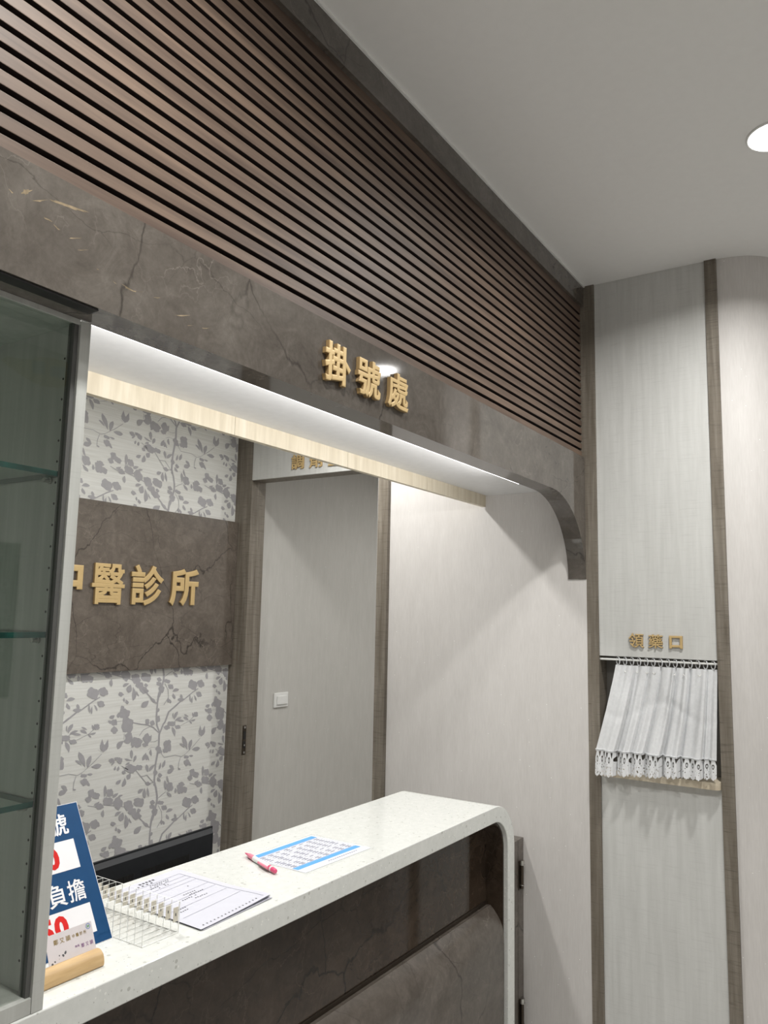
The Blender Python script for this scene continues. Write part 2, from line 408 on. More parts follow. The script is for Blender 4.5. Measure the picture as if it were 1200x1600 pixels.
# ------------------------------------------------------------------ text
def text_shape(s, bold=0.0, ext=0.0, res=4):
    """glyph as a solid with rounded, thickened strokes: returns verts (3D, z in -1..1), faces"""
    cu = bpy.data.curves.new('glyph', 'FONT'); cu.body = s; cu.size = 1.0; cu.resolution_u = res
    cu.fill_mode = 'BOTH'; cu.bevel_depth = bold; cu.bevel_resolution = 2; cu.extrude = ext
    ob = bpy.data.objects.new('glyph', cu); COL.objects.link(ob)
    dg = bpy.context.evaluated_depsgraph_get(); dg.update()
    me = bpy.data.meshes.new_from_object(ob.evaluated_get(dg))
    zm = max([abs(v.co.z) for v in me.vertices] + [1e-6])
    vs = [(v.co.x, v.co.y, v.co.z/zm) for v in me.vertices]; fs = [tuple(p.vertices) for p in me.polygons]
    bpy.data.objects.remove(ob, do_unlink=True); bpy.data.curves.remove(cu); bpy.data.meshes.remove(me)
    return vs, fs

def fit(vs, w, h):
    x0 = min(v[0] for v in vs); x1 = max(v[0] for v in vs); y0 = min(v[1] for v in vs); y1 = max(v[1] for v in vs)
    return [((v[0]-x0)/(x1-x0)*w, (v[1]-y0)/(y1-y0)*h, v[2]) for v in vs]

def solid_glyph(name, ch, org, ux, uy, un, w, h, depth, bold):
    """raised letter: org lower left on the wall, ux/uy in-plane axes, un outward normal"""
    vs, fs = text_shape(ch, bold, 0.10); p = fit(vs, w, h)
    org, ux, uy, un = Vector(org), Vector(ux), Vector(uy), Vector(un)
    V = [org + ux*x + uy*y + un*(depth*(z+1)/2) for x, y, z in p]
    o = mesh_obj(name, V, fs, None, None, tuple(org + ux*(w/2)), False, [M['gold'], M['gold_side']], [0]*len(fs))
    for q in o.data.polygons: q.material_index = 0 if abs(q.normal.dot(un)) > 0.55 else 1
    return o

def flat_text(mb, s, org, ux, uy, w, h, bold=0.0, mi=0):
    vs, fs = text_shape(s, bold, 0.0, 3); p = fit(vs, w, h); org, ux, uy = Vector(org), Vector(ux), Vector(uy)
    un = ux.cross(uy).normalized()
    mb.add([org + ux*x + uy*y + un*(0.00006*z) for x, y, z in p], fs, mi)

X_, Y_, Z_ = Vector((1,0,0)), Vector((0,1,0)), Vector((0,0,1))

# ================================================================== the setting
LX0, LX1, LY0 = -1.4, 5.4, -1.56          # lobby extents
BX0 = -0.7                                # left end behind the counter
struct('floor', LX0-0.1, LX1+0.1, LY0-0.1, YBK+0.1, FL-0.1, FL, M['floor'])
struct('ceiling', LX0-0.1, LX1+0.1, LY0-0.1, YF+0.03, ZC, ZC+0.1, M['ceiling'])
struct('wall_lobby', LX0-0.1, LX1+0.1, LY0-0.1, LY0, FL, ZC, M['plaster'])
struct('wall_left', LX0-0.1, LX0, LY0, YF+0.07, FL, ZC, M['plaster'])
struct('wall_lobby_end', LX1, LX1+0.1, LY0, 0.30, FL, ZC, M['plaster'])
# left closing wall of the front (beyond the cabinet)
struct('wall_front_end', LX0, BX0, YF, YF+0.07, FL, ZC, M['plaster'])
struct('wall_back_end', BX0-0.1, BX0, YF+0.07, YBK+0.1, FL, ZC, M['plaster'])

# --- floral wall behind the counter
wb = struct('wall_back', BX0, XR+0.11, YBK, YBK+0.1, FL, ZCB+0.05, M['floral'], origin=(0, YBK, 0))
TILE = "596,-4,611,82,589,90,574,2;611,82,643,158,622,166,589,90;643,158,661,222,639,228,622,166;661,222,659,274,637,277,639,228;659,274,640,353,618,353,637,277;640,353,614,415,592,417,618,353;614,415,614,480,592,485,592,417;614,480,618,571,596,576,592,485;618,571,634,661,612,666,596,576;634,661,645,736,623,740,612,666;645,736,643,838,621,841,623,740;643,838,645,862,627,867,621,841;612,56,628,94,602,104,591,65;628,94,643,149,623,158,602,104;643,864,607,937,587,936,628,861;607,937,597,996,577,997,587,936;597,996,596,1088,576,1091,577,997;596,1088,598,1137,582,1140,576,1091;644,853,684,933,666,941,629,859;684,933,705,955,687,962,666,941;705,955,744,1045,727,1054,687,962;744,1045,820,1089,806,1101,727,1054;820,1089,892,1137,880,1146,806,1101;631,866,558,926,550,918,623,861;558,926,488,955,485,945,550,918;488,955,400,972,399,961,485,945;400,972,315,992,313,984,399,961;508,933,434,912,438,907,511,929;434,912,390,862,394,859,438,907;617,799,585,788,587,784,620,795;585,788,531,792,531,789,587,784;657,247,704,272,699,277,654,251;704,272,757,297,754,301,699,277;659,674,709,620,710,625,663,676;709,620,847,623,846,628,710,625;847,623,931,599,930,604,846,628;931,599,978,615,975,619,930,604;978,616,1083,681,1078,685,975,618;1083,681,1170,749,1166,752,1078,685;916,599,896,542,902,540,921,598;896,542,895,481,900,480,902,540;208,612,283,568,285,574,211,616;283,568,377,546,381,551,285,574;377,546,467,452,474,455,381,551;467,452,516,406,517,412,474,455;516,406,593,406,591,412,517,412;437,480,509,485,512,491,435,486;509,485,590,408,595,410,512,491;28,302,157,270,157,278,28,308;157,270,269,241,268,249,157,278;269,241,331,247,328,254,268,249;404,153,460,92,471,99,414,157;460,92,575,-3,584,3,471,99;670,-20,711,30,705,33,665,-16;711,30,726,52,721,55,705,33;661,189,709,122,716,122,666,190;709,122,720,54,726,53,716,122;898,900,1016,936,1012,940,896,903;1016,936,1074,975,1070,978,1012,940;703,897,781,923,776,929,699,903;781,923,859,968,854,973,776,929;895,-8,963,29,954,37,888,-2;963,29,1043,74,1034,82,954,37;1043,74,1112,105,1105,112,1034,82;1056,323,1181,285,1181,293,1057,329;38,403,81,341,85,342,41,404;178,1017,128,1018,129,1015,179,1014;219,845,220,902,216,903,215,846;612,730,545,738,547,734,613,726;545,738,503,722,505,719,547,734;265,1075,265,1062,258,1052,247,1043,238,1030,218,1028,199,1040,183,1044,164,1048,152,1060,139,1072,136,1087,150,1096,155,1107,156,1123,172,1128,191,1128,210,1127,225,1116,240,1109,263,1103,272,1089;308,966,314,945,309,927,298,911,286,893,264,898,245,913,226,911,205,917,192,938,181,958,181,979,192,995,189,1016,192,1040,214,1043,234,1042,252,1041,269,1029,289,1023,312,1011,314,986;317,854,316,842,315,829,308,818,292,821,281,821,269,814,256,819,245,828,235,839,234,853,234,864,225,879,228,891,241,896,251,901,263,902,275,899,289,902,303,895,306,878,311,867;306,823,302,817,290,814,286,809,279,804,267,804,255,805,243,809,238,816,228,821,216,827,216,834,220,840,224,845,234,847,242,850,250,856,264,853,273,846,284,842,292,837,298,830;432,796,419,786,421,772,414,760,397,756,379,752,359,759,345,771,325,774,304,783,301,798,300,812,302,824,314,832,318,845,329,858,352,852,370,845,388,842,404,833,420,823,437,810;534,817,535,803,527,792,514,789,508,778,497,767,482,775,470,783,458,791,452,804,442,814,431,829,438,842,449,849,453,861,463,868,475,872,489,876,502,864,509,850,522,843,533,832;502,767,506,760,500,756,488,756,482,753,475,750,464,752,454,754,445,759,444,765,438,770,429,775,432,781,439,784,444,788,454,788,462,789,472,792,482,788,487,781,494,777,500,772;790,719,790,702,791,682,781,670,763,674,752,670,739,662,725,670,711,680,700,695,701,715,697,730,688,750,694,766,706,774,717,782,731,780,744,779,761,785,774,771,778,750,785,735;748,681,750,675,745,671,740,666,731,666,721,669,713,667,702,667,696,673,690,678,686,684,687,689,684,695,683,702,694,703,703,703,710,705,719,703,729,702,739,699,743,692,742,686;501,980,504,971,501,965,498,958,492,955,484,958,478,959,470,956,463,962,459,969,456,977,457,984,457,991,454,1000,459,1006,468,1005,474,1007,480,1007,487,1004,495,1003,501,996,500,986;633,992,632,983,632,974,628,967,620,968,614,967,608,961,601,965,596,972,591,979,590,988,589,996,584,1006,587,1015,594,1018,598,1022,604,1024,610,1023,618,1025,625,1019,626,1008,629,1000;566,961,571,952,566,946,558,945,553,941,546,939,538,940,529,940,522,946,521,954,516,959,511,966,512,973,514,979,520,984,529,983,535,986,543,990,551,985,557,979,562,974,564,967;1098,136,1086,127,1083,115,1082,97,1065,94,1045,98,1028,101,1013,111,998,119,976,128,970,144,978,158,977,171,980,184,991,192,1001,204,1020,203,1038,189,1054,185,1074,181,1086,166,1096,152;1192,146,1197,133,1189,124,1172,125,1163,119,1152,112,1137,117,1122,122,1110,131,1106,143,1098,153,1084,165,1088,176,1099,182,1107,189,1120,190,1132,192,1147,197,1162,189,1169,175,1180,167,1190,157;1165,41,1167,32,1159,27,1152,22,1142,22,1131,24,1121,21,1108,23,1101,33,1095,40,1089,48,1088,56,1084,65,1085,74,1099,74,1109,74,1117,78,1128,76,1140,72,1151,67,1155,57,1156,50;370,239,371,225,362,215,353,206,338,206,324,209,310,202,293,206,283,221,273,233,266,245,266,258,259,273,261,287,279,288,292,290,303,296,318,293,334,289,350,281,354,265,357,252;492,245,492,234,484,225,481,213,466,207,444,216,427,220,409,222,393,231,378,242,368,255,376,266,380,275,374,290,385,298,403,299,420,300,438,293,453,285,475,283,491,271,490,257;408,179,405,172,402,164,400,153,384,153,368,159,355,160,341,163,329,170,315,178,311,188,318,196,315,205,312,216,324,221,336,223,350,222,364,215,377,213,395,210,403,199,404,189;477,126,470,118,462,111,452,107,437,108,425,104,409,102,395,112,385,122,373,129,367,139,361,148,355,160,368,164,384,164,391,171,405,173,421,169,437,165,449,156,452,145,466,137;462,177,457,174,456,170,453,167,448,165,443,163,436,165,431,170,426,173,419,176,417,181,415,186,416,191,422,193,424,196,427,201,433,200,440,197,446,195,450,191,455,187,462,183;249,281,249,264,242,252,227,250,219,240,208,227,192,235,178,246,165,256,158,271,148,284,135,301,142,316,154,324,160,336,170,343,183,346,199,350,213,339,221,320,234,311,247,297;134,392,136,382,139,369,127,366,115,368,106,364,95,365,84,369,71,374,66,385,67,395,61,404,56,415,62,423,69,430,79,432,91,427,101,430,114,431,123,420,128,410,134,401;132,317,136,307,140,294,126,290,109,290,95,289,80,295,64,298,44,302,36,314,37,325,31,335,31,345,36,354,41,364,57,365,75,357,89,358,107,357,120,347,133,338,139,327;1025,271,1027,262,1024,255,1019,249,1013,242,1002,244,992,252,983,252,972,255,966,264,961,273,960,281,966,287,966,296,967,306,978,307,988,305,997,304,1006,298,1015,294,1027,289,1028,279;976,287,978,273,974,261,969,247,955,247,942,253,932,247,918,248,908,261,899,273,895,287,897,300,892,315,890,332,903,337,915,339,925,343,937,339,949,337,964,333,969,315,969,300;846,326,847,313,840,303,833,293,819,293,807,296,795,289,780,292,771,306,762,317,757,329,757,341,751,355,752,369,767,370,779,372,789,378,802,375,816,373,830,366,833,350,835,338;992,328,989,322,981,318,975,315,965,315,956,314,945,311,933,316,928,324,920,329,914,335,911,341,908,348,914,353,927,352,933,356,942,359,953,357,964,353,974,348,976,341,982,335;1121,421,1120,412,1121,400,1113,394,1100,397,1093,394,1083,390,1073,396,1064,402,1057,411,1058,422,1054,431,1048,444,1053,452,1062,456,1070,460,1079,459,1088,459,1100,461,1109,452,1111,440,1117,431;1090,373,1093,365,1086,360,1077,360,1073,354,1066,351,1056,353,1047,356,1041,363,1038,370,1031,376,1024,384,1028,390,1033,395,1038,400,1046,400,1053,404,1062,407,1071,400,1076,392,1083,388,1088,381;1223,291,1229,282,1220,277,1206,277,1199,273,1189,271,1176,273,1163,275,1153,282,1152,291,1143,297,1134,305,1138,312,1143,317,1152,321,1164,320,1173,323,1186,326,1198,319,1206,311,1215,305,1219,298;1178,391,1170,385,1169,378,1168,368,1156,367,1145,368,1133,370,1124,376,1114,381,1100,385,1097,395,1101,402,1100,410,1104,417,1110,422,1116,429,1129,428,1140,420,1151,419,1163,415,1170,408,1178,399;1050,528,1047,520,1039,514,1033,508,1022,508,1013,505,1002,501,991,507,985,517,977,523,970,531,968,540,964,550,970,557,983,557,990,562,998,567,1010,565,1021,561,1031,554,1033,545,1040,538;394,563,387,553,367,550,361,542,350,532,328,534,307,538,288,545,276,556,260,564,238,574,240,585,250,593,256,602,269,607,283,612,300,619,322,612,338,600,357,595,375,586,384,575;449,567,444,562,446,554,442,548,428,549,416,550,404,551,394,556,381,559,368,564,369,572,372,578,368,585,372,591,378,596,387,600,401,596,412,592,425,592,437,588,444,581,451,574;214,661,213,654,208,649,207,641,202,634,192,638,184,641,176,642,169,647,162,653,155,661,158,669,162,675,160,683,164,690,171,693,179,695,188,691,194,685,204,684,212,678,213,669;132,672,128,667,123,663,117,660,109,660,102,658,92,655,83,660,78,667,71,671,67,676,64,682,61,689,67,692,77,693,82,696,89,699,99,697,108,695,115,690,117,684,124,679;174,683,173,679,173,674,169,671,160,672,153,673,147,671,139,673,133,677,128,681,127,685,128,689,123,694,125,698,132,699,138,700,145,700,152,699,160,699,167,696,169,691,171,687;260,550,261,545,261,540,254,539,248,539,244,537,238,537,232,539,226,542,223,547,223,552,219,556,217,562,221,565,225,568,230,569,236,568,242,570,249,569,253,564,255,559,259,555;627,221,624,215,618,212,614,208,607,207,600,206,592,204,584,208,580,216,574,220,569,225,567,232,565,238,569,243,579,243,583,246,589,250,597,248,605,244,612,239,614,233,619,228;630,179,628,174,627,169,624,164,612,165,601,168,592,168,582,170,573,175,564,180,563,186,567,191,562,197,562,203,571,204,580,206,589,204,599,201,609,200,621,197,625,190,627,184;738,197,729,194,729,189,727,182,715,183,702,185,691,187,681,192,671,195,656,200,654,206,658,211,657,216,661,221,668,224,675,228,688,226,699,220,710,218,723,215,730,209,737,203;780,143,779,137,778,130,772,124,760,127,750,128,740,126,730,129,721,135,713,142,712,149,713,155,707,164,709,171,719,172,728,174,737,173,747,170,758,170,770,166,772,157,775,150;663,131,661,122,659,112,653,106,647,98,638,93,627,103,618,111,607,113,599,122,594,133,590,145,596,154,602,160,602,172,609,180,621,177,631,175,640,168,647,159,659,154,667,143;132,1008,131,1000,133,990,126,984,113,986,105,985,96,982,87,985,77,990,70,997,71,1007,69,1014,63,1024,67,1031,75,1036,83,1040,93,1038,101,1037,113,1040,122,1034,125,1023,130,1016;146,938,142,929,132,925,129,917,123,910,112,909,102,909,91,915,86,924,77,929,66,937,66,947,69,955,73,963,82,966,88,973,95,980,107,976,116,968,126,964,133,956,139,948;201,1135,198,1131,196,1127,196,1121,190,1119,184,1121,178,1121,172,1123,167,1126,160,1128,158,1134,161,1138,161,1143,161,1148,165,1151,169,1154,175,1155,181,1151,186,1150,193,1149,197,1145,200,1140;764,898,764,891,759,886,747,885,739,883,731,878,719,879,708,884,699,888,694,895,689,900,679,907,681,913,692,916,698,920,706,923,716,923,728,925,740,922,745,914,752,909,762,904;825,926,831,919,830,911,817,908,804,904,788,906,773,911,757,911,738,913,731,922,728,929,725,936,730,942,730,949,734,957,753,956,770,953,784,954,800,951,814,946,830,941,832,932;896,888,903,881,898,876,887,875,879,872,869,873,859,874,846,873,836,878,834,885,830,890,825,896,826,901,827,907,834,911,847,909,856,910,867,912,878,909,887,905,895,900,894,893;1122,990,1128,982,1125,975,1118,971,1111,967,1101,969,1093,971,1083,968,1074,973,1072,981,1068,988,1066,995,1068,1002,1066,1010,1071,1017,1082,1015,1090,1015,1098,1018,1107,1015,1116,1011,1124,1005,1122,996;559,402,561,396,555,392,545,392,541,388,534,385,524,388,516,392,508,396,505,402,499,407,491,413,496,418,503,420,507,424,514,425,521,427,531,428,539,423,544,417,552,413,558,408;624,383,625,379,623,376,622,373,618,371,613,373,609,374,605,374,601,376,598,380,595,384,596,388,598,391,596,395,598,399,603,398,607,399,611,398,615,396,620,395,624,391,624,387;172,114,168,110,169,104,166,100,161,98,155,96,148,100,143,105,136,107,129,111,128,118,126,123,128,128,132,131,133,137,137,142,144,139,151,137,157,134,162,130,168,126,174,120;1026,584,1029,579,1027,575,1021,573,1013,570,1002,572,993,576,983,576,972,578,967,583,963,588,963,593,968,596,967,601,969,606,981,605,991,603,1000,603,1009,600,1019,597,1029,594,1029,588;664,709,664,700,656,695,649,692,646,683,638,680,628,685,619,688,612,695,608,702,598,708,594,718,600,725,604,731,608,737,616,740,623,744,633,745,641,736,647,730,656,726,661,718;681,681,680,676,679,670,674,666,662,668,654,668,646,666,636,668,628,673,622,678,621,684,621,689,615,696,618,701,627,702,635,704,643,704,652,702,662,703,672,699,673,692,676,687;312,745,299,732,295,718,296,704,303,689,312,674,324,658,328,672,331,686,333,700,331,715,325,730;368,689,353,683,344,675,340,664,339,653,340,640,342,627,353,635,363,642,371,651,376,661,375,674;236,674,249,662,264,653,280,648,296,645,313,645,330,645,314,652,299,659,284,665,268,670,252,674;300,633,287,636,277,636,269,633,262,628,256,622,250,616,262,614,273,613,283,613,292,616,297,623;447,629,469,633,482,641,489,652,491,666,489,682,484,698,472,689,461,680,451,670,445,659,442,645;490,623,503,630,509,638,511,647,508,658,503,669,496,680,492,671,487,663,484,654,482,644,484,634;528,618,527,627,524,636,520,644,515,653,511,662,508,670,503,661,500,652,501,643,505,634,513,626;552,656,556,667,555,678,553,690,549,701,544,713,542,724,532,714,525,703,523,692,526,681,535,669;157,463,177,457,191,457,201,462,207,470,211,481,214,493,200,493,187,492,175,489,165,484,159,476;229,427,255,431,269,440,274,452,273,467,265,484,254,503,247,491,239,480,232,469,227,457,225,443;286,482,305,484,315,489,320,498,321,509,320,521,318,534,300,531,285,528,275,522,270,513,273,500;132,585,142,589,147,594,149,600,148,607,147,615,144,623,137,619,131,614,127,608,125,602,126,595;168,576,180,579,186,585,188,592,187,600,184,609,179,618,172,613,166,607,161,601,159,594,161,586;94,634,105,636,113,640,120,645,125,651,131,658,136,664,125,662,115,660,106,657,100,651,95,644;416,340,434,336,448,338,458,343,465,351,471,360,477,370,460,372,444,373,431,371,421,365,415,356;500,276,510,291,513,307,512,323,506,341,499,358,492,376,481,361,473,346,469,331,471,314,480,296;547,284,552,300,551,315,547,331,540,347,532,363,524,379,520,364,517,348,517,333,522,317,531,301;498,589,487,576,485,563,488,551,496,538,507,525,520,511,523,524,525,537,525,550,521,563,513,576;530,518,549,522,563,529,575,539,584,550,593,562,602,574,581,571,563,567,548,560,536,550,530,537;606,524,589,516,583,507,584,498,590,487,599,476,610,465,622,472,631,481,636,490,635,500,626,511;643,468,653,450,663,442,673,440,682,443,690,450,699,459,689,468,679,476,669,482,660,484,651,480;681,403,681,414,676,423,669,431,659,438,649,445,638,452,636,440,635,429,638,419,646,412,659,406;694,527,711,535,721,545,726,556,727,570,726,584,722,600,712,590,702,580,694,569,689,557,688,543;650,517,665,524,673,533,676,544,676,555,673,568,668,582,662,572,657,562,652,552,648,541,647,530;760,467,784,460,802,461,816,466,826,475,835,486,844,497,821,502,801,505,783,504,769,499,761,487;778,541,781,528,788,518,799,510,811,504,825,499,839,494,836,507,831,519,824,529,813,536,799,541;1063,491,1064,505,1058,516,1049,525,1037,533,1022,538,1006,543,1013,533,1020,524,1028,514,1037,505,1048,497;927,481,924,487,920,490,914,492,909,493,903,494,897,494,900,488,903,483,908,479,913,477,919,478;1087,589,1076,596,1066,599,1056,600,1046,600,1036,598,1026,597,1036,590,1047,584,1057,580,1067,579,1077,582;928,800,925,774,931,749,943,726,961,703,982,680,1004,657,1003,683,1000,708,993,733,980,757,959,779;1057,752,1033,740,1019,725,1013,707,1014,688,1020,667,1028,645,1039,661,1049,677,1058,694,1063,712,1064,731;897,731,905,720,916,711,927,703,940,695,954,687,966,679,962,693,955,706,946,716,934,724,918,730;1175,653,1153,666,1133,671,1114,670,1097,667,1081,660,1064,654,1086,643,1106,635,1126,630,1145,630,1161,637;731,408,724,393,723,377,725,360,731,343,737,326,744,309,752,324,757,340,759,356,757,372,748,390;756,446,750,431,750,416,756,401,766,387,780,373,797,360,790,374,785,389,780,403,774,418,767,432;828,236,826,251,819,263,807,272,794,280,778,287,762,293,767,280,773,267,781,256,792,246,807,239;873,262,885,268,891,276,891,284,887,294,879,304,869,314,867,306,864,297,862,289,862,281,865,272;129,123,140,111,150,105,160,104,170,105,180,108,189,111,178,122,168,131,158,137,148,139,138,135;194,47,200,52,203,58,202,65,199,72,195,80,191,87,186,81,182,76,179,70,180,63,185,56;236,23,245,32,247,40,243,47,235,54,225,60,212,67,210,59,208,51,209,43,213,36,221,29;294,50,318,66,328,85,329,107,320,130,304,154,284,179,284,158,282,137,280,116,280,95,284,73;233,126,257,129,269,138,273,151,271,166,265,182,257,200,240,193,225,185,214,176,210,163,215,147;169,185,186,183,199,185,211,190,221,197,231,204,241,211,223,214,206,216,191,215,180,210,172,201;363,84,359,94,354,103,347,112,341,121,334,130,328,139,327,128,328,118,332,109,338,100,348,91;396,-19,427,-25,448,-22,462,-13,471,1,477,18,481,36,457,35,435,33,416,28,402,19,394,4;563,7,561,26,553,39,542,49,526,55,509,60,489,63,498,51,507,39,517,28,529,18,544,11;854,117,830,127,812,131,797,128,786,122,777,111,770,99,786,99,803,98,818,99,833,101,845,106;809,28,813,39,811,49,805,58,796,67,786,76,777,85,772,74,770,64,771,54,777,45,789,36;722,-4,730,2,733,9,733,18,731,26,727,36,724,45,715,39,709,32,705,25,705,17,710,7;753,-11,761,-2,762,6,759,14,752,21,742,28,730,35,731,28,731,20,733,12,736,4,743,-4;838,18,859,5,876,0,891,0,904,4,915,12,924,23,908,26,892,29,876,31,862,30,849,27;881,69,874,60,873,51,876,41,881,31,889,21,896,11,902,20,906,29,907,39,904,48,896,59;1034,-33,1039,-23,1041,-12,1040,0,1039,12,1037,24,1035,35,1028,26,1022,16,1019,5,1020,-7,1024,-19;1090,-10,1093,2,1091,12,1085,22,1077,32,1065,41,1052,50,1057,40,1062,29,1067,19,1072,9,1080,0;1015,-21,1018,-8,1017,5,1014,18,1011,32,1007,45,1004,59,998,47,994,34,993,21,996,8,1003,-6;44,473,33,457,29,440,29,422,32,403,37,384,43,364,52,381,59,397,63,414,63,433,57,452;131,349,148,346,161,348,172,353,180,360,187,368,193,378,178,379,163,379,150,377,140,372,133,363;245,353,227,359,213,360,202,357,194,351,187,343,182,332,193,335,204,338,215,340,226,343,237,347;42,194,50,204,53,215,52,227,49,239,45,252,41,264,29,255,21,246,16,235,17,223,25,210;153,768,173,772,187,782,197,794,204,808,210,822,218,836,190,836,167,833,150,826,141,813,141,795;149,814,161,808,172,806,180,807,187,811,193,817,199,824,190,822,181,822,173,821,164,820,156,818;41,1057,60,1046,74,1043,84,1045,91,1052,96,1063,99,1075,86,1077,74,1078,62,1078,53,1075,45,1069;28,1034,37,1018,47,1008,58,1003,71,1003,85,1006,99,1011,88,1017,77,1024,65,1029,54,1034,42,1036;136,1048,148,1054,153,1061,154,1069,151,1077,146,1087,140,1096,132,1089,125,1082,121,1075,120,1067,125,1058;309,762,323,762,333,766,338,772,339,780,337,789,334,799,328,794,322,789,316,783,312,777,309,770;537,854,526,846,520,837,520,828,523,817,529,807,538,796,538,805,539,815,540,825,541,834,540,844;786,902,785,885,789,868,797,852,808,836,819,820,830,804,836,822,838,840,836,856,827,873,811,888;852,1044,828,1037,814,1027,806,1015,804,1000,806,984,810,966,821,978,832,989,842,1000,850,1013,854,1027;794,1037,787,1027,784,1017,785,1007,789,997,795,986,804,976,802,986,800,996,799,1006,798,1017,797,1027;909,979,890,985,874,986,859,983,846,979,834,972,822,964,838,963,854,963,869,964,884,966,897,971;942,941,925,952,907,959,889,963,871,964,852,963,834,962,851,954,869,947,886,941,904,938,923,937;927,981,934,969,944,960,957,954,971,949,986,946,1001,943,994,956,985,967,975,977,962,982,947,985;937,1007,945,998,954,992,964,986,976,982,987,978,999,975,992,984,983,992,974,999,964,1004,951,1007;1045,1015,1043,1006,1044,998,1047,989,1051,981,1056,973,1061,964,1065,973,1068,982,1068,990,1065,999,1057,1007;1093,944,1080,946,1067,946,1055,945,1043,942,1032,940,1020,939,1035,933,1049,928,1062,927,1074,928,1084,933;1047,904,1046,913,1042,920,1036,926,1028,931,1018,935,1008,938,1012,931,1016,924,1020,917,1027,911,1035,907;766,777,763,771,763,766,766,761,770,756,775,751,780,746,783,751,785,757,785,762,782,768,776,773;1118,316,1137,312,1151,312,1161,316,1169,323,1174,332,1178,342,1166,340,1154,337,1143,335,1132,331,1124,325;608,1097,599,1092,594,1086,591,1079,590,1071,589,1063,588,1056,601,1059,611,1063,617,1069,620,1076,617,1085;1122,798,1130,789,1139,781,1149,774,1161,768,1173,763,1186,759,1174,764,1162,769,1151,776,1140,782,1131,790;2,764,-35,790,-42,822,-21,880,0,831,10,826,43,870,52,808,38,782"
PX, PZ, TX0, TZ0 = 0.592, 0.5697, 2.36, 0.487
fv = MB()
tile = [[int(t) for t in pg.split(',')] for pg in TILE.split(';')]
lay = 0
def put_tile(ox, oz, zlo, zhi):
    global lay
    for pg in tile:
        pts = [(TX0 + ox + pg[i]/2000, TZ0 + oz + pg[i+1]/2000) for i in range(0, len(pg), 2)]
        if max(p[0] for p in pts) < BX0 or min(p[0] for p in pts) > XR-0.004: continue
        if max(p[1] for p in pts) < zlo or min(p[1] for p in pts) > zhi: continue
        lay += 1; yy = YBK - 0.0004 - (lay % 61)*0.00002
        fv.add([(min(max(x, BX0), XR-0.003), yy, min(max(z, zlo), zhi)) for x, z in pts], [tuple(range(len(pts)))])
for ix in range(-5, 2):
    for iz in range(-2, 2): put_tile(ix*PX, iz*PZ, FL, 1.24)
    for iz in range(-1, 3): put_tile(ix*PX, 1.5035 + iz*PZ, 1.97, ZCB)
tag(fv.build('floral_print', M['print'], wb), kind='stuff')

# --- ceiling behind the counter, soffit over the counter
struct('ceiling_back', BX0, XR+0.11, 1.50, YBK, ZCB, ZCB+0.05, M['ceiling'])
sof = struct('ceiling_soffit', BX0, XR, YF+0.075, 1.50, 2.032, ZCB+0.05, M['soffit'])
fj = [-0.58, -0.05, 0.48, 1.011, 1.542, 2.074, 2.603, 3.117]
tr6 = tag(empty('trim_1', (1.3, 1.51, ZB)), kind='structure')
for a, bb in zip(fj[:-1], fj[1:]):
    abox('fascia_board', a+0.0008, bb-0.0008, 1.5005, 1.518, ZB, 2.12, M['fascia'], tr6)

# --- front bulkhead: backing, slats, marble strip, marble beam with arch
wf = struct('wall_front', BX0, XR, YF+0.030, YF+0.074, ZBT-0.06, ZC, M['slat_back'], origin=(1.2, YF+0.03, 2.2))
gz = [2.1935 + 0.03243*i for i in range(19)]          # groove centres
edges = [(ZBT+0.0005, gz[0]-0.005)] + [(gz[i]+0.005, gz[i+1]-0.005) for i in range(18)] + [(gz[18]+0.005, 2.825)]
for a, bb in edges:
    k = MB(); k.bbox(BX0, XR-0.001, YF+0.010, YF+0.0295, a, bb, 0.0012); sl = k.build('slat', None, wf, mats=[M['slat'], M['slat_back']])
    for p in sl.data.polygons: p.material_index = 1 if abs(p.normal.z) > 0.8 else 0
struct('trim_2', BX0, XR-0.0005, YF-0.004, YF+0.029, 2.812, ZC-0.0005, M['marble'], origin=(0.3, YF, 2.6))
struct('trim_11', BX0, XR-0.0005, YF-0.010, YF-0.0042, ZC-0.006, ZC-0.0005, M['white'])
poly = [(BX0, ZB), (2.76, ZB)]
for i in range(1, 25):
    t = math.pi/2*(1 - i/24); poly.append((2.76 + 0.3615*math.cos(t), 1.661 + 0.32*math.sin(t)))
poly += [(XR-0.0005, 1.661), (XR-0.0005, ZBT), (BX0, ZBT)]
k = MB(); k.prism(poly, 'y', YF, YF+0.0735); bmo = tag(k.build('trim_3', M['marble'], origin=(0, YF, ZB)), kind='structure')
M['vein'] = plain('gold_vein', (0.25, 0.195, 0.125), 0.25, noise_amt=0.5)
k = MB()
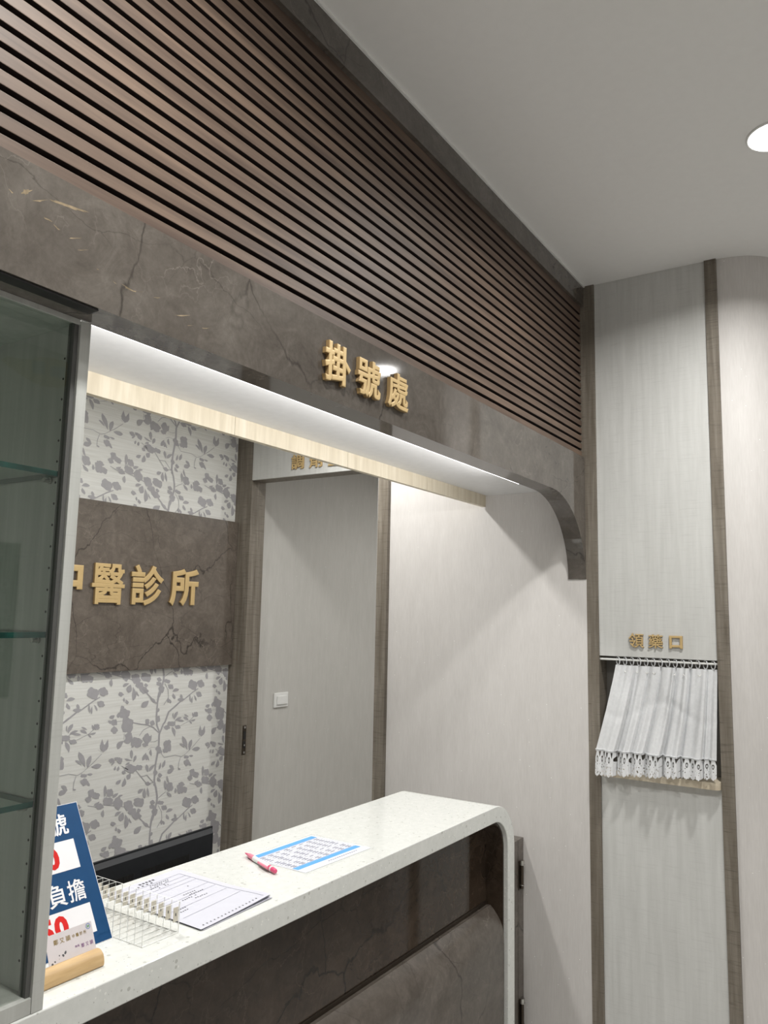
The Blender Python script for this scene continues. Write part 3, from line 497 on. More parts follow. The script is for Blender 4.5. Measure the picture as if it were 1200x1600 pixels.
for pg in [[[0.6192,2.1167],[0.6381,2.1238],[0.6264,2.1075],[0.616,2.1046]],[[0.5971,2.1058],[0.6065,2.1021],[0.6038,2.0995]],[[0.6291,2.1016],[0.6652,2.1206],[0.6483,2.1082]],[[0.6518,2.1185],[0.6879,2.1262],[0.7386,2.1319],[0.7168,2.1242],[0.6768,2.1187]],[[0.6544,2.0879],[0.6656,2.0887],[0.6727,2.0863],[0.6591,2.0858]],[[0.6705,2.0853],[0.6895,2.0786],[0.6803,2.078]],[[0.697,2.0731],[0.725,2.0839],[0.7064,2.0741]],[[0.7148,2.0604],[0.741,2.0709],[0.722,2.0612]],[[0.7952,2.0387],[0.8283,2.0347],[0.8562,2.0412],[0.8286,2.031],[0.8065,2.0322]],[[0.868,2.0383],[0.8895,2.0446],[0.8797,2.0391]],[[0.7531,2.0451],[0.7607,2.045],[0.7558,2.0426]],[[0.7848,2.037],[0.7957,2.0328],[0.7903,2.0335]],[[0.9113,2.0208],[0.9577,2.0357],[0.9359,2.0253]],[[0.9469,2.0141],[0.9673,2.0192],[0.9521,2.0134]],[[0.9831,2.0207],[1.0071,2.0273],[0.9939,2.0209]]]:
    # ragged slivers, broken up along their length
    cxx = sum(p[0] for p in pg)/len(pg); czz = sum(p[1] for p in pg)/len(pg); ring = []
    for q in range(len(pg)):
        a, c_ = pg[q], pg[(q+1) % len(pg)]
        for f in (0, .25, .5, .75):
            x, z = a[0]+(c_[0]-a[0])*f, a[1]+(c_[1]-a[1])*f; w_ = random.uniform(.5, 1.05)
            ring.append((cxx+(x-cxx)*w_, YF-0.00015, czz+(z-czz)*w_))
    k.add(ring, [tuple(range(len(ring)))])
tag(k.build('gold_veins', M['vein'], bmo), kind='stuff')
# black strip under the beam above the cabinet
tag(abox('black_strip', BX0, 0.766, YF+0.003, YF+0.030, ZB-0.004, ZB-0.0002, M['black_trim'], b=0.0015),
    'black strip under the marble beam above the glass cabinet', 'black_trim')

# --- right wall, part behind the counter
WT = 0.11
k = MB(); k.box(XR, XR+WT, YF-0.0015, 2.003, FL, 1.66); k.box(XR, XR+WT, 1.088, 2.003, 1.66, ZC)
tag(k.build('wall_right', M['wallpaper'], origin=(XR, 1.5, 0.4)), kind='structure')
struct('trim_4', XR-0.022, XR+WT, 2.0035, 2.0605, FL, ZCB-0.001, M['post'])
struct('trim_5', XR+0.001, XR+WT-0.002, 2.061, 2.0765, FL, 2.2085, M['soffit'])
struct('trim_6', XR-0.001, XR+0.012, 2.061, 2.8935, 2.209, ZCB-0.001, M['panel'])
struct('trim_10', XR+0.0125, XR+WT, 2.061, 2.8935, 2.2095, ZCB-0.001, M['post'])                      # header board over the doorway
struct('trim_7', XR-0.001, XR+WT, 2.894, YBK-0.0005, FL, ZCB-0.001, M['post'])                      # far door jamb
# --- dispensing room beyond the doorway
struct('wall_dispensary_back', XR+WT, LX1, 2.95, 3.05, FL, ZCB, M['wall_grey'])
struct('wall_dispensary_end', LX1, LX1+0.1, 0.31, 3.05, FL, ZCB, M['plaster'])
struct('ceiling_dispensary', XR+WT+0.001, LX1, 0.33, 2.95, ZCB, ZCB+0.05, M['ceiling'])

# --- right wall, lobby side: posts, hatch panels, curved wall
k = MB(); k.box(XR, XR+WT, 1.0078, 1.0535, FL, 1.66); k.box(XR, XR+WT, 1.0078, 1.0878, 1.66, ZC-0.0005)
tag(k.build('trim_8', M['post'], origin=(XR, 1.03, 0)), kind='structure')
struct('trim_9', XR, XR+WT, 0.5244, 0.5676, FL, ZC-0.0005, M['post'])
struct('wall_hatch_upper', XR+0.008, XR+0.03, 0.5681, 1.0073, 1.3585, ZC-0.0005, M['panel'])
struct('wall_hatch_blocker', XR+0.095, XR+WT-0.001, 0.5681, 1.0073, 0.929, 1.50, M['hatch_blocker'])  # added dark board: blocks dispensing room light behind the lace
struct('wall_hatch_lower', XR+0.008, XR+0.03, 0.5681, 1.0073, FL, 0.902, M['panel'])
cv = []
R = 0.23; cx, cy = XR+0.012+R, 0.524
pts = [(cx-R, 0.5242)] + [(cx - R*math.cos(t), cy - R*math.sin(t)) for t in [math.pi/2*i/20 for i in range(1, 21)]] + [(LX1, cy-R)]
inner = [(x, y+0.05) for x, y in pts]
inner = [(min(XR+0.06+R, x+0.05) if i <= 20 else x, (y if i == 0 else max(y, cy-R+0.05))) for i, (x, y) in enumerate(pts)]
k = MB()
n = len(pts); vs = [(x, y, FL) for x, y in pts] + [(x, y, ZC-0.0005) for x, y in pts] + [(x, y, FL) for x, y in inner] + [(x, y, ZC-0.0005) for x, y in inner]
fs = []
for i in range(n-1):
    fs += [(i, i+1, i+1+n, i+n), (i+2*n, i+3*n, i+1+3*n, i+1+2*n), (i+n, i+1+n, i+1+3*n, i+3*n), (i, i+2*n, i+1+2*n, i+1)]
k.add(vs, fs); tag(k.build('wall_curved', M['wallpaper'], origin=(XR, 0.4, 0), smooth=True), kind='structure')

# pine sill of the hatch with a rounded corner
po = [(XR+0.10, 0.9985), (XR-0.026, 0.9985)]
for i in range(9):
    t = math.pi/2*i/8; po.append((XR-0.026 + 0.02*(1-math.cos(t)) , 0.5895 - 0.0205*math.sin(t)))
po += [(XR+0.10, 0.569)]
k = MB(); k.prism(po, 'z', 0.9025, 0.928)
tag(k.build('hatch_sill', M['sill'], origin=(XR+0.03, 0.78, 0.9025)), 'pale pine sill with a rounded corner under the lace curtain', 'shelf')

# ================================================================== lamps
def downlight(x, y, z, r, watt, label, group, spread=158):
    t = tag(empty('ceiling_downlight', (x, y, z)), label, 'ceiling light', group)
    k = MB(); k.lathe((x, y, z), (0,0,-1), [(0.0, r+0.006), (0.004, r+0.006), (0.006, r+0.003), (0.005, r)], 40)
    k.build('trim_ring', M['white'], t, smooth=True)
    k = MB(); k.lathe((x, y, z-0.0052), (0,0,-1), [(0.0, r), (0.0012, r-0.002)], 40)
    k.build('diffuser', M['bulb'], t)
    ld = bpy.data.lights.new('downlight_light', 'AREA'); ld.shape = 'DISK'; ld.size = 2*r; ld.energy = watt; ld.color = WARM; ld.spread = math.radians(spread)
    lo = bpy.data.objects.new('downlight_light', ld); COL.objects.link(lo); lo.parent = t; lo.location = (0, 0, -0.009)
    return t
downlight(2.380, 0.224, ZC, 0.074, LAMP_W, 'round white ceiling downlight glowing at the right edge of the picture', 'lobby downlights')
downlight(3.66, -0.306, ZC, 0.074, LAMP_W*0.15, 'round ceiling downlight around the curved wall, mirrored in the marble beam', 'lobby downlights')
downlight(0.75, 0.50, ZC, 0.074, LAMP_W*0.85, 'unseen ceiling downlight added above the camera near the slat wall', 'lobby downlights')  # unseen lamp, added because the lobby needs more light
downlight(0.95, -0.95, ZC, 0.074, LAMP_W*0.4, 'unseen ceiling downlight added at the back of the lobby on the left', 'lobby downlights')  # added out of view as further fill for the lobby
downlight(2.72, 2.01, ZCB, 0.06, BACK_W*0.75, 'round ceiling downlight behind the counter next to the doorway', 'downlights behind the counter', 172)
downlight(1.35, 2.01, ZCB, 0.06, BACK_W*1.45, 'unseen ceiling downlight added behind the counter over the monitor', 'downlights behind the counter', 172)  # unseen extra lamp, brightens the floral wall and counter top
downlight(4.35, 1.55, ZCB, 0.06, DISP_W, 'unseen ceiling downlight added to light the dispensing room', 'dispensing room fill light', 172)  # added fill lamp, lifts the wall seen through the doorway

t = tag(empty('light_strip', (1.0, YF+0.08, ZB)), 'thin glowing light strip along the back of the marble beam', 'light strip')
k = MB(); k.box(BX0+0.05, 2.64, YF+0.0737, YF+0.079, ZB+0.002, ZB+0.018); k.build('channel', M['white'], t)
k = MB(); k.box(BX0+0.05, 2.64, YF+0.079, YF+0.083, ZB+0.003, ZB+0.017); k.build('diffuser', M['strip'], t)
ld = bpy.data.lights.new('strip_light', 'AREA'); ld.shape = 'RECTANGLE'; ld.size = 2.4; ld.size_y = 0.012; ld.energy = STRIP_W; ld.color = (1.0, 0.985, 0.965)
lo = bpy.data.objects.new('strip_light', ld); COL.objects.link(lo); lo.parent = t
lo.location = (1.44-1.0, 0.0045, 0.010); lo.rotation_euler = (math.radians(90), 0, 0)

# ================================================================== counter
ct = tag(empty('reception_counter', (1.0, 1.3, FL)), 'white speckled stone reception counter with waterfall end and brown marble front', 'counter')
XO, TH, RO = 2.557, 0.049, 0.15
out = [(BX0+0.002, ZCT)] + [(XO-RO + RO*math.sin(t), ZCT-RO + RO*math.cos(t)) for t in [math.pi/2*i/16 for i in range(17)]] + [(XO, FL+0.001)]
inn = [(XO-0.052, FL+0.001)] + [(XO-0.052-0.10 + 0.10*math.cos(t), ZCT-TH-0.10 + 0.10*math.sin(t)) for t in [math.pi/2*i/14 for i in range(15)]] + [(BX0+0.002, ZCT-TH)]
k = MB(); k.prism(out + inn, 'y', YC-0.002, 1.481)
o = k.build('countertop', M['quartz'], ct, smooth=True)
bv = o.modifiers.new('edge', 'BEVEL'); bv.width = 0.0022; bv.segments = 2; bv.limit_method = 'ANGLE'; bv.angle_limit = math.radians(50)
li = [(x, z) for x, z in inn]
li2 = [(XO-0.059, FL+0.001)] + [(XO-0.052-0.10 + 0.093*math.cos(t), ZCT-TH-0.10 + 0.093*math.sin(t)) for t in [math.pi/2*i/14 for i in range(15)]] + [(BX0+0.002, ZCT-TH-0.007)]
li = [(XO-0.0523, FL+0.001)] + [(XO-0.052-0.10 + 0.0997*math.cos(t), ZCT-TH-0.10 + 0.0997*math.sin(t)) for t in [math.pi/2*i/14 for i in range(15)]] + [(BX0+0.002, ZCT-TH-0.0003)]
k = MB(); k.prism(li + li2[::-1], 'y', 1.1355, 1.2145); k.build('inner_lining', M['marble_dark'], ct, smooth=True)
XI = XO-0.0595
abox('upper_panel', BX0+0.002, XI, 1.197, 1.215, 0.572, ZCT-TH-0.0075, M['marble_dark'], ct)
abox('groove_strip', BX0+0.002, XI, 1.1935, 1.215, 0.5605, 0.5715, M['bronze'], ct)
prof = [(1.215, 0.5600), (1.197, 0.5598), (1.193, 0.5580), (1.1806, 0.5500), (1.168, 0.5390), (1.1555, 0.5250), (1.1444, 0.5090), (1.1368, 0.4920), (1.1325, 0.4720), (1.1312, 0.4500), (1.1312, FL+0.06), (1.215, FL+0.06)]
prof = [(y, z + (0.0115 if 0.45 < z < 0.5599 else 0)) for y, z in prof]
prof[0] = (1.215, 0.5598); prof[1] = (1.199, 0.5600); prof[2] = (1.194, 0.5595)
k = MB(); k.prism(prof, 'x', BX0+0.002, XI); k.build('lower_panel', M['marble_low'], ct, smooth=True)
abox('plinth', BX0+0.002, XI, 1.16, 1.215, FL+0.001, FL+0.0595, M['bronze'], ct)

# gate between the counter and the right wall
g = tag(empty('swing_gate', (2.84, 1.35, FL)), 'low brown marble swing gate between the counter end and the wall', 'gate')
abox('gate_leaf', XO+0.02, 3.068, 1.330, 1.378, FL+0.04, 0.616, M['marble_low'], g, b=0.001)
abox('gate_post', 3.0712, XR-0.0015, 1.330, 1.378, FL+0.001, 0.616, M['marble_low'], g, b=0.001)
for zt in (0.5335, 0.017):
    k = MB(); k.box(3.072, 3.108, 1.3275, 1.3300, zt-0.108, zt)
    k.tube((3.089, 1.322, zt-0.104), (3.089, 1.322, zt-0.016), 0.0075); h = k.build('hinge', M['bronze'], g, smooth=True)
    k = MB(); k.tube((3.089, 1.322, zt-0.012), (3.089, 1.322, zt+0.003), 0.0105); k.tube((3.089, 1.322, zt-0.0145), (3.089, 1.322, zt-0.0118), 0.0125); k.build('hinge_cap', M['steel'], h, smooth=True)
    k = MB(); k.tube((3.089, 1.322, zt-0.092), (3.089, 1.322, zt-0.089), 0.0095); k.build('hinge_ring', M['steel'], h, smooth=True)

# ================================================================== glass display cabinet on the counter
cb = tag(empty('display_cabinet', (0.1, 1.29, ZCT)), 'pale grey glass-fronted display cabinet standing on the counter at the left', 'cabinet')
CX0, CX1, CY1, CZT = -0.55, 0.800, 1.47, 1.9795
z0 = ZCT + 0.0005
abox('side_panel', CX1-0.0198, CX1, YC, CY1, z0, CZT-0.001, M['cabinet'], cb, b=0.0008)
abox('side_panel', CX0, CX0+0.0198, YC, CY1, z0, CZT-0.001, M['cabinet'], cb, b=0.0008)
abox('top_rail', CX0+0.02, CX1-0.02, YC+0.002, YC+0.0058, 1.972, 1.9805, M['cabinet'], cb)
abox('top_panel', CX0+0.02, CX1-0.02, YC+0.0062, CY1, 1.9752, CZT-0.001, M['cabinet'], cb)
abox('bottom_rail', CX0+0.02, CX1-0.02, YC+0.001, CY1, z0, 0.9195, M['cabinet'], cb, b=0.0006)
abox('back_panel', CX0+0.02, CX1-0.02, CY1-0.006, CY1-0.0005, 0.9197, 1.9748, M['shelf_glass'], cb)
for ga in (CX1-0.0275, CX0+0.0202): abox('door_gasket', ga, ga+0.0073, YC+0.006, YC+0.022, 0.9197, 1.9745, M['gasket'], cb)
abox('glass_pane', CX0+0.028, CX1-0.028, YC+0.012, YC+0.017, 0.9197, 1.9745, M['pane'], cb)
for zt in (1.7235, 1.4622, 1.2018):
    k = MB(); k.bbox(CX0+0.0205, CX1-0.0215, 1.146, 1.448, zt-0.0092, zt, 0.001)
    s = k.build('glass_shelf', None, cb, mats=[M['shelf_glass'], M['shelf_edge']])
    for p in s.data.polygons: p.material_index = 0 if abs(p.normal.z) > 0.6 else 1
    for yy in (1.172, 1.40):
        k = MB(); k.tube((CX1-0.0205, yy, zt-0.0135), (CX1-0.034, yy, zt-0.0135), 0.0042); k.tube((CX1-0.0205, yy, zt-0.0135), (CX1-0.024, yy, zt-0.0135), 0.0055)
        k.build('shelf_clip', M['steel'], s, smooth=True)
k = MB()
for i in range(30):
    zz = 1.9191 - 0.0354*i
    if zz > 0.94: k.tube((CX1-0.0199, 1.160, zz), (CX1-0.0203, 1.160, zz), 0.0021, n=8)
tag(k.build('pin_holes', M['black_trim'], cb), kind='stuff')

# ================================================================== raised lettering
def beam_letter(ch, x0, x1, zb, zt, label, bold=0.034):
    d = 0.012; s = (YF-d)/YF
    f = lambda x, z: (x*s, 1.5+(z-1.5)*s)
    (a, bz), (c, tz) = f(x0, zb), f(x1, zt)
    o = solid_glyph('sign_character', ch, (a, YF, bz), X_, Z_, -Y_, c-a, tz-bz, d, bold)
    return tag(o, label, 'sign letter', 'raised characters on the marble beam')
beam_letter('掛', 1.3623, 1.4629, 2.0255, 2.1215, 'gold raised character 掛, first of three on the marble beam')
beam_letter('號', 1.4928, 1.5920, 2.0248, 2.1210, 'gold raised character 號, middle of three on the marble beam', 0.028)
beam_letter('處', 1.6266, 1.7260, 2.0262, 2.1225, 'gold raised character 處, last of three on the marble beam', 0.024)

sp = tag(abox('marble_sign_board', -0.30, XR-0.003, 2.981, YBK-0.0006, 1.2230, 1.9832, M['marble_sign'], b=0.001),
         'brown marble sign board across the floral wall behind the counter', 'sign board')
def sign_letter(ch, x0, x1, zb, zt, label, bold=0.034):
    d = 0.014; s = (2.981-d)/2.98
    o = solid_glyph('sign_character', ch, (x0*s, 2.981, 1.5+(zb-1.5)*s), X_, Z_, -Y_, (x1-x0)*s, (zt-zb)*s, d, bold)
    return tag(o, label, 'sign letter', 'raised characters on the marble sign board')
sign_letter('中', 2.005, 2.1737, 1.530, 1.725, 'gold raised character 中, half hidden behind the glass cabinet')
sign_letter('醫', 2.2216, 2.3979, 1.522, 1.706, 'second gold character 醫 on the marble sign board, right of the half-hidden one', 0.018)
sign_letter('診', 2.4353, 2.6286, 1.5214, 1.7125, 'third gold character 診 on the marble sign board, next to the last one', 0.026)
sign_letter('所', 2.6700, 2.8567, 1.5240, 1.7094, 'gold raised character 所, last on the marble sign board')

def wall_letter(ch, y0, y1, zb, zt, xw, label, group, off, d=0.008):
    o = solid_glyph('sign_character', ch, (xw, y0, zb), -Y_, Z_, -X_, y0-y1, zt-zb, d, off)
    return tag(o, label, 'sign letter', group)
XP = XR+0.008
wall_letter('領', 0.8895, 0.8318, 1.3945, 1.4505, XP, 'small gold raised character 領, first of three above the hatch curtain', 'raised characters above the hatch', 0.012)
wall_letter('藥', 0.8148, 0.7600, 1.3955, 1.4475, XP, 'small gold raised character 藥, middle of three above the hatch curtain', 'raised characters above the hatch', 0.010)
wall_letter('口', 0.7372, 0.6884, 1.3962, 1.4446, XP, 'small gold raised character 口, last of three above the hatch curtain', 'raised characters above the hatch', 0.045)
XH = XR-0.001
wall_letter('調', 2.6187, 2.5372, 2.2408, 2.3206, XH, 'gold raised character 調, first of three on the board over the doorway', 'raised characters over the doorway', 0.02)
wall_letter('劑', 2.5009, 2.4179, 2.2410, 2.3206, XH, 'gold raised character 劑, middle of three on the board over the doorway', 'raised characters over the doorway', 0.02)
wall_letter('室', 2.3782, 2.3030, 2.2410, 2.3206, XH, 'gold raised character 室, last of three on the board over the doorway', 'raised characters over the doorway', 0.02)

# ================================================================== switch and strike plate
s = tag(empty('light_switch', (3.49, 2.95, 1.015)), 'white square light switch on the grey wall through the doorway', 'light switch')
k = MB(); k.bbox(3.430, 3.548, 2.940, 2.9495, 0.976, 1.056, 0.003); k.build('switch_plate', M['white'], s)
k = MB(); k.bbox(3.449, 3.532, 2.9325, 2.9398, 0.992, 1.038, 0.002); k.build('switch_rocker', M['white'], s)
s = tag(empty('strike_plate', (3.144, 2.893, 0.84)), 'narrow dark metal lock strike plate in the brown door jamb', 'lock plate')
abox('plate', 3.132, 3.158, 2.8915, 2.8937, 0.767, 0.915, M['bronze'], s, b=0.0005)
for zz in (0.905, 0.778):
    k = MB(); k.tube((3.145, 2.8914, zz), (3.145, 2.8895, zz), 0.006); k.build('screw', M['steel'], s)
for z1, z2 in ((0.845, 0.885), (0.80, 0.835)): abox('latch_slot', 3.1365, 3.1535, 2.8905, 2.8914, z1, z2, M['black_trim'], s)
k = MB(); k.tube((3.145, 2.8904, 0.815), (3.145, 2.889, 0.815), 0.005); k.build('screw', M['steel'], s)

# ================================================================== hatch curtain
cu = tag(empty('cafe_curtain', (XR-0.02, 0.78, 0.91)), 'short white lace-edged curtain hanging in the dispensing hatch', 'curtain')
def sm(a, b_, x): t = max(0, min(1, (x-a)/(b_-a))); return t*t*(3-2*t)
creases = [(0.0, 0.0), (0.20, .020), (0.335, .010), (0.455, .011), (0.60, .024), (0.735, .020), (0.90, .018), (1.0, 0.0)]
def cpt(u, v):
    yt = 0.946 + (0.5705-0.946)*u
    uu = u - 0.04*math.sin(math.pi*u)*v
    yb = 1.014 + (0.5750-1.014)*uu
    y = yt + (yb-yt)*(v**1.15)
    z = 1.3255 - v*(1.3255-0.999 - 0.008*u)
    # overlapping pleats: each leaf runs from front to back and breaks sharply at its crease
    fx = 0; us = u
    for q in range(1, len(creases)):
        c0, c1 = creases[q-1][0], creases[q][0]; amp = creases[q][1]
        if us <= c1 or q == len(creases)-1:
            t = max(0.0, min(1.0, (us-c0)/(c1-c0))); prev = creases[q-1][1]
            g = (0.45 + 0.95*v)
            fall = prev*0.9*math.exp(-((t)/0.10)**2)             # behind the previous leaf's edge
            fx = g*(-amp*sm(0.05, 0.97, t)*1.0 + amp*sm(0.975, 1.0, t)*0.5 + fall)
            fx -= g*0.006*math.sin(2*math.pi*t*1.5 + q)*math.sin(math.pi*t)
            break
    fx += (0.0018*math.sin(60*u + 2*v) + 0.0014*math.sin(111*u+1.3))*(1.15-v)
    x = XR + 0.014 - 0.050*v**0.9 + fx
    x += 0.0022*math.exp(-((v-0.50-0.10*math.sin(8*u+0.5))/0.045)**2) - 0.0012*math.exp(-((v-0.30-0.10*math.sin(11*u))/0.06)**2)
    return (x, y, z)
NU, NV = 220, 44
vs = [cpt(i/NU, j/NV) for j in range(NV+1) for i in range(NU+1)]
fs = [(j*(NU+1)+i, j*(NU+1)+i+1, (j+1)*(NU+1)+i+1, (j+1)*(NU+1)+i) for j in range(NV) for i in range(NU)]
mesh_obj('curtain_cloth', vs, fs, M['cloth'], cu, smooth=True)
# lace band below the cloth with a scalloped, petalled lower edge
LV = 10; NL = 264; vs = []; uvs = []
for j in range(LV+1):
    for i in range(NL+1):
        u = i/NL; x, y, z = cpt(u, 1.0); q = j/LV
        sc = abs(math.sin(math.pi*u*22)); pet = 0.0035*abs(math.sin(math.pi*u*66))
        dep = 0.088 - 0.030*u + 0.008*sc + pet
        tw = cpt(u, 0.93)
        vs.append((x - 0.006*q, y + (y-tw[1])*0.4*q, z + 0.002 - dep*q)); uvs.append((u, 1-q))
fs = [(j*(NL+1)+i, j*(NL+1)+i+1, (j+1)*(NL+1)+i+1, (j+1)*(NL+1)+i) for j in range(LV) for i in range(NL)]
lc = mesh_obj('lace_trim', vs, fs, M['lace'], cu, smooth=True)
ul = lc.data.uv_layers.new(name='UVMap')
for lp in lc.data.loops: ul.data[lp.index].uv = uvs[lp.vertex_index]
# stitched hem line
k = MB(); pr = None
for i in range(121):
    p = Vector(cpt(i/120, 1.0)) + Vector((-0.0025, 0, 0.004))
    if pr is not None: k.tube(pr, p, 0.0018, n=6, caps=False)
    pr = p
k.build('hem_cord', M['cloth'], cu, smooth=True)
# hanging loops round the rod
RZ, RX = 1.3455, XR+0.016
for i in range(14):
    u = (i+0.35)/13.9
    if u > 1: break
    x, y, z = cpt(u, 0.0); k = MB(); pr = None
    for q in range(13):
        t = 2*math.pi*q/12
        p = Vector((RX + 0.0105*math.sin(t)*0.8, y + 0.009*math.sin(t), (z+RZ+0.0105)/2 + ((RZ+0.0105-z)/2)*math.cos(t)))
        if pr is not None: k.tube(pr, p, 0.0020, n=6, caps=False)
        pr = p
    k.build('hanging_loop', M['cloth'], cu, smooth=True)
# small embroidered flowers below the heading
for u in (0.12, 0.23, 0.33, 0.405, 0.60, 0.70, 0.84):
    x, y, z = cpt(u, 0.07); k = MB()
    for q in range(5):
        t = math.pi*(0.0 + q/4); cxy = (y + 0.0045*math.cos(t), z - 0.0045*math.sin(t))
        k.lathe((x-0.001, cxy[0], cxy[1]), (-1,0,0), [(0, 0.0024), (0.0015, 0.0015)], 8)
    k.build('embroidered_flower', M['white'], cu)
k = MB(); k.tube((RX, 1.0070, RZ), (RX, 0.5685, RZ), 0.0045)
tag(k.build('curtain_rod', M['white'], origin=(RX, 0.78, RZ), smooth=True), 'slim white tension rod holding the lace curtain', 'curtain rod')

# ================================================================== things on the counter
ZT = ZCT + 0.0004
# --- blue tent sign
sg = tag(empty('price_sign', (0.93, 1.33, ZT)), 'navy blue price sign with white boxes and red numerals, leaning on the counter', 'sign')
bR = Vector((1.0318, 1.2545, ZT)); tl = (Vector((1.0318, 1.3869, 1.1209)) - Vector((1.0318, 1.2545, 0.8961))); SL = tl.length; sd = tl.normalized()
snorm = Vector((0, -sd.z, sd.y)); SW = 0.205
def sq(s_, t_, lift=0.0): return bR + X_*s_ + sd*t_ + snorm*lift
k = MB(); k.add([sq(-SW, 0), sq(0, 0), sq(0, SL), sq(-SW, SL), sq(-SW, 0, -.003), sq(0, 0, -.003), sq(0, SL, -.003), sq(-SW, SL, -.003)],
                [(0,1,2,3),(7,6,5,4),(1,5,6,2),(2,6,7,3),(3,7,4,0),(0,4,5,1)])
k.build('sign_face', M['sign_white'], sg)
k = MB(); k.add([sq(-SW+.001, .001, .0003), sq(-.001, .001, .0003), sq(-.001, SL-.001, .0003), sq(-SW+.001, SL-.001, .0003)], [(0,1,2,3)])
k.build('blue_ground', M['navy'], sg)
bt = sq(0, SL, -.0032); bb_ = Vector((1.0318, bt.y + 0.055, ZT))
k = MB(); k.add([bt + X_*-SW, bt, bb_, bb_ + X_*-SW, bt + X_*-SW + Y_*.003, bt + Y_*.003, bb_ + Y_*.003, bb_ + X_*-SW + Y_*.003],
                [(0,1,2,3),(7,6,5,4),(1,5,6,2),(3,7,4,0),(2,6,7,3),(0,4,5,1)]); k.build('back_leg', M['sign_white'], sg)
def srect(mb, s0, s1, t0, t1, l): mb.add([sq(s0,t0,l), sq(s1,t0,l), sq(s1,t1,l), sq(s0,t1,l)], [(0,1,2,3)])
for t0, t1 in ((0.139, 0.1933), (0.0214, 0.0733)):
    k = MB(); srect(k, -SW+0.028, -0.0275, t0, t1, .0006); k.build('price_box', M['sign_white'], sg)
k = MB(); flat_text(k, '號', sq(-0.0745, 0.2035, .0006), X_, sd, 0.0425, 0.0405, 0.016); k.build('sign_text', M['sign_white'], sg)
k = MB(); flat_text(k, '負', sq(-0.1065, 0.0812, .0006), X_, sd, 0.037, 0.0395, 0.014); flat_text(k, '擔', sq(-0.0655, 0.0815, .0006), X_, sd, 0.0355, 0.0388, 0.012); k.build('sign_text', M['sign_white'], sg)
k = MB(); flat_text(k, '0', sq(-0.0935, 0.1452, .0009), X_, sd, 0.0274, 0.0400, 0.05); k.build('price_numeral', M['red'], sg)
k = MB(); flat_text(k, '5', sq(-0.1360, 0.0272, .0009), X_, sd, 0.0260, 0.0400, 0.05); k.build('price_numeral', M['red'], sg)
k = MB(); flat_text(k, '0', sq(-0.1075, 0.0272, .0009), X_, sd, 0.0274, 0.0400, 0.05); k.build('price_numeral', M['red'], sg)

# --- wooden card holder and the card in it
po = []
for i in range(13):
    t = math.pi*i/12; po.append((1.1865 - 0.0165*math.cos(t), ZT + 0.006 + 0.0195*math.sin(t)))
po = [(1.1700, ZT)] + po + [(1.2030, ZT)]
k = MB(); k.prism(po, 'x', 0.8225, 0.9495)
o = tag(k.build('card_holder', M['holder'], origin=(0.886, 1.1865, ZT), smooth=True), 'half-round honey wood card holder at the front of the counter', 'card holder')
bv = o.modifiers.new('edge', 'BEVEL'); bv.width = 0.003; bv.segments = 3; bv.limit_method = 'ANGLE'; bv.angle_limit = math.radians(50)
cd = tag(empty('business_card', (0.90, 1.19, 0.92)), 'pale business card with small print standing in the wood holder', 'card')
cB = Vector((0.9465, 1.1888, 0.9145)); cdir = Vector((0, 0.0215, 0.0465)).normalized(); cn = Vector((0, -cdir.z, cdir.y)); CH = 0.0515; CW = 0.09
def cq(s_, t_, l=0.0): return cB + X_*s_ + cdir*t_ + cn*l
k = MB(); k.add([cq(-CW,0), cq(0,0), cq(0,CH), cq(-CW,CH), cq(-CW,0,-.0006), cq(0,0,-.0006), cq(0,CH,-.0006), cq(-CW,CH,-.0006)], [(0,1,2,3),(7,6,5,4),(1,5,6,2),(2,6,7,3),(3,7,4,0),(0,4,5,1)])
k.build('card_sheet', M['card'], cd)
k = MB(); flat_text(k, '鄭 又 頴', cq(-0.0760, 0.0340, .0003), X_, cdir, 0.0320, 0.0085, 0.010); flat_text(k, '中 醫 診 所', cq(-0.0405, 0.0352, .0003), X_, cdir, 0.0275, 0.0060, 0.010); k.build('card_text', M['card_gold'], cd)
k = MB(); flat_text(k, '鄭 又 頴', cq(-0.0270, 0.0160, .0003), X_, cdir, 0.0235, 0.0065, 0.006); flat_text(k, '院長', cq(-0.0385, 0.0195, .0003), X_, cdir, 0.0085, 0.0036, 0.008); k.build('card_text', M['card_purple'], cd)
k = MB()
for i in range(24):
    a, c_ = 2*math.pi*i/24, 2*math.pi*(i+1)/24
    k.add([cq(-.0078+.0046*math.cos(a), .0452+.0046*math.sin(a), .0003), cq(-.0078+.0046*math.cos(c_), .0452+.0046*math.sin(c_), .0003), cq(-.0078+.0037*math.cos(c_), .0452+.0037*math.sin(c_), .0003), cq(-.0078+.0037*math.cos(a), .0452+.0037*math.sin(a), .0003)], [(0,1,2,3)])
k.build('card_emblem', M['card_blue'], cd)
k = MB(); flat_text(k, 'H', cq(-.0098, .0432, .0003), X_, cdir, 0.004, 0.004, 0.05); k.build('card_emblem', M['card_green'], cd)
k = MB()
for i in range(16):
    a = random.random(); k.lathe(cq(-0.088 + 0.032*a, 0.009 + 0.010*a + random.uniform(-.003, .003), .0001), cn, [(0, 0.0016*random.random()+.0005), (.0002, .0003)], 7)
tag(k.build('card_motif', M['ink'], cd), kind='stuff')

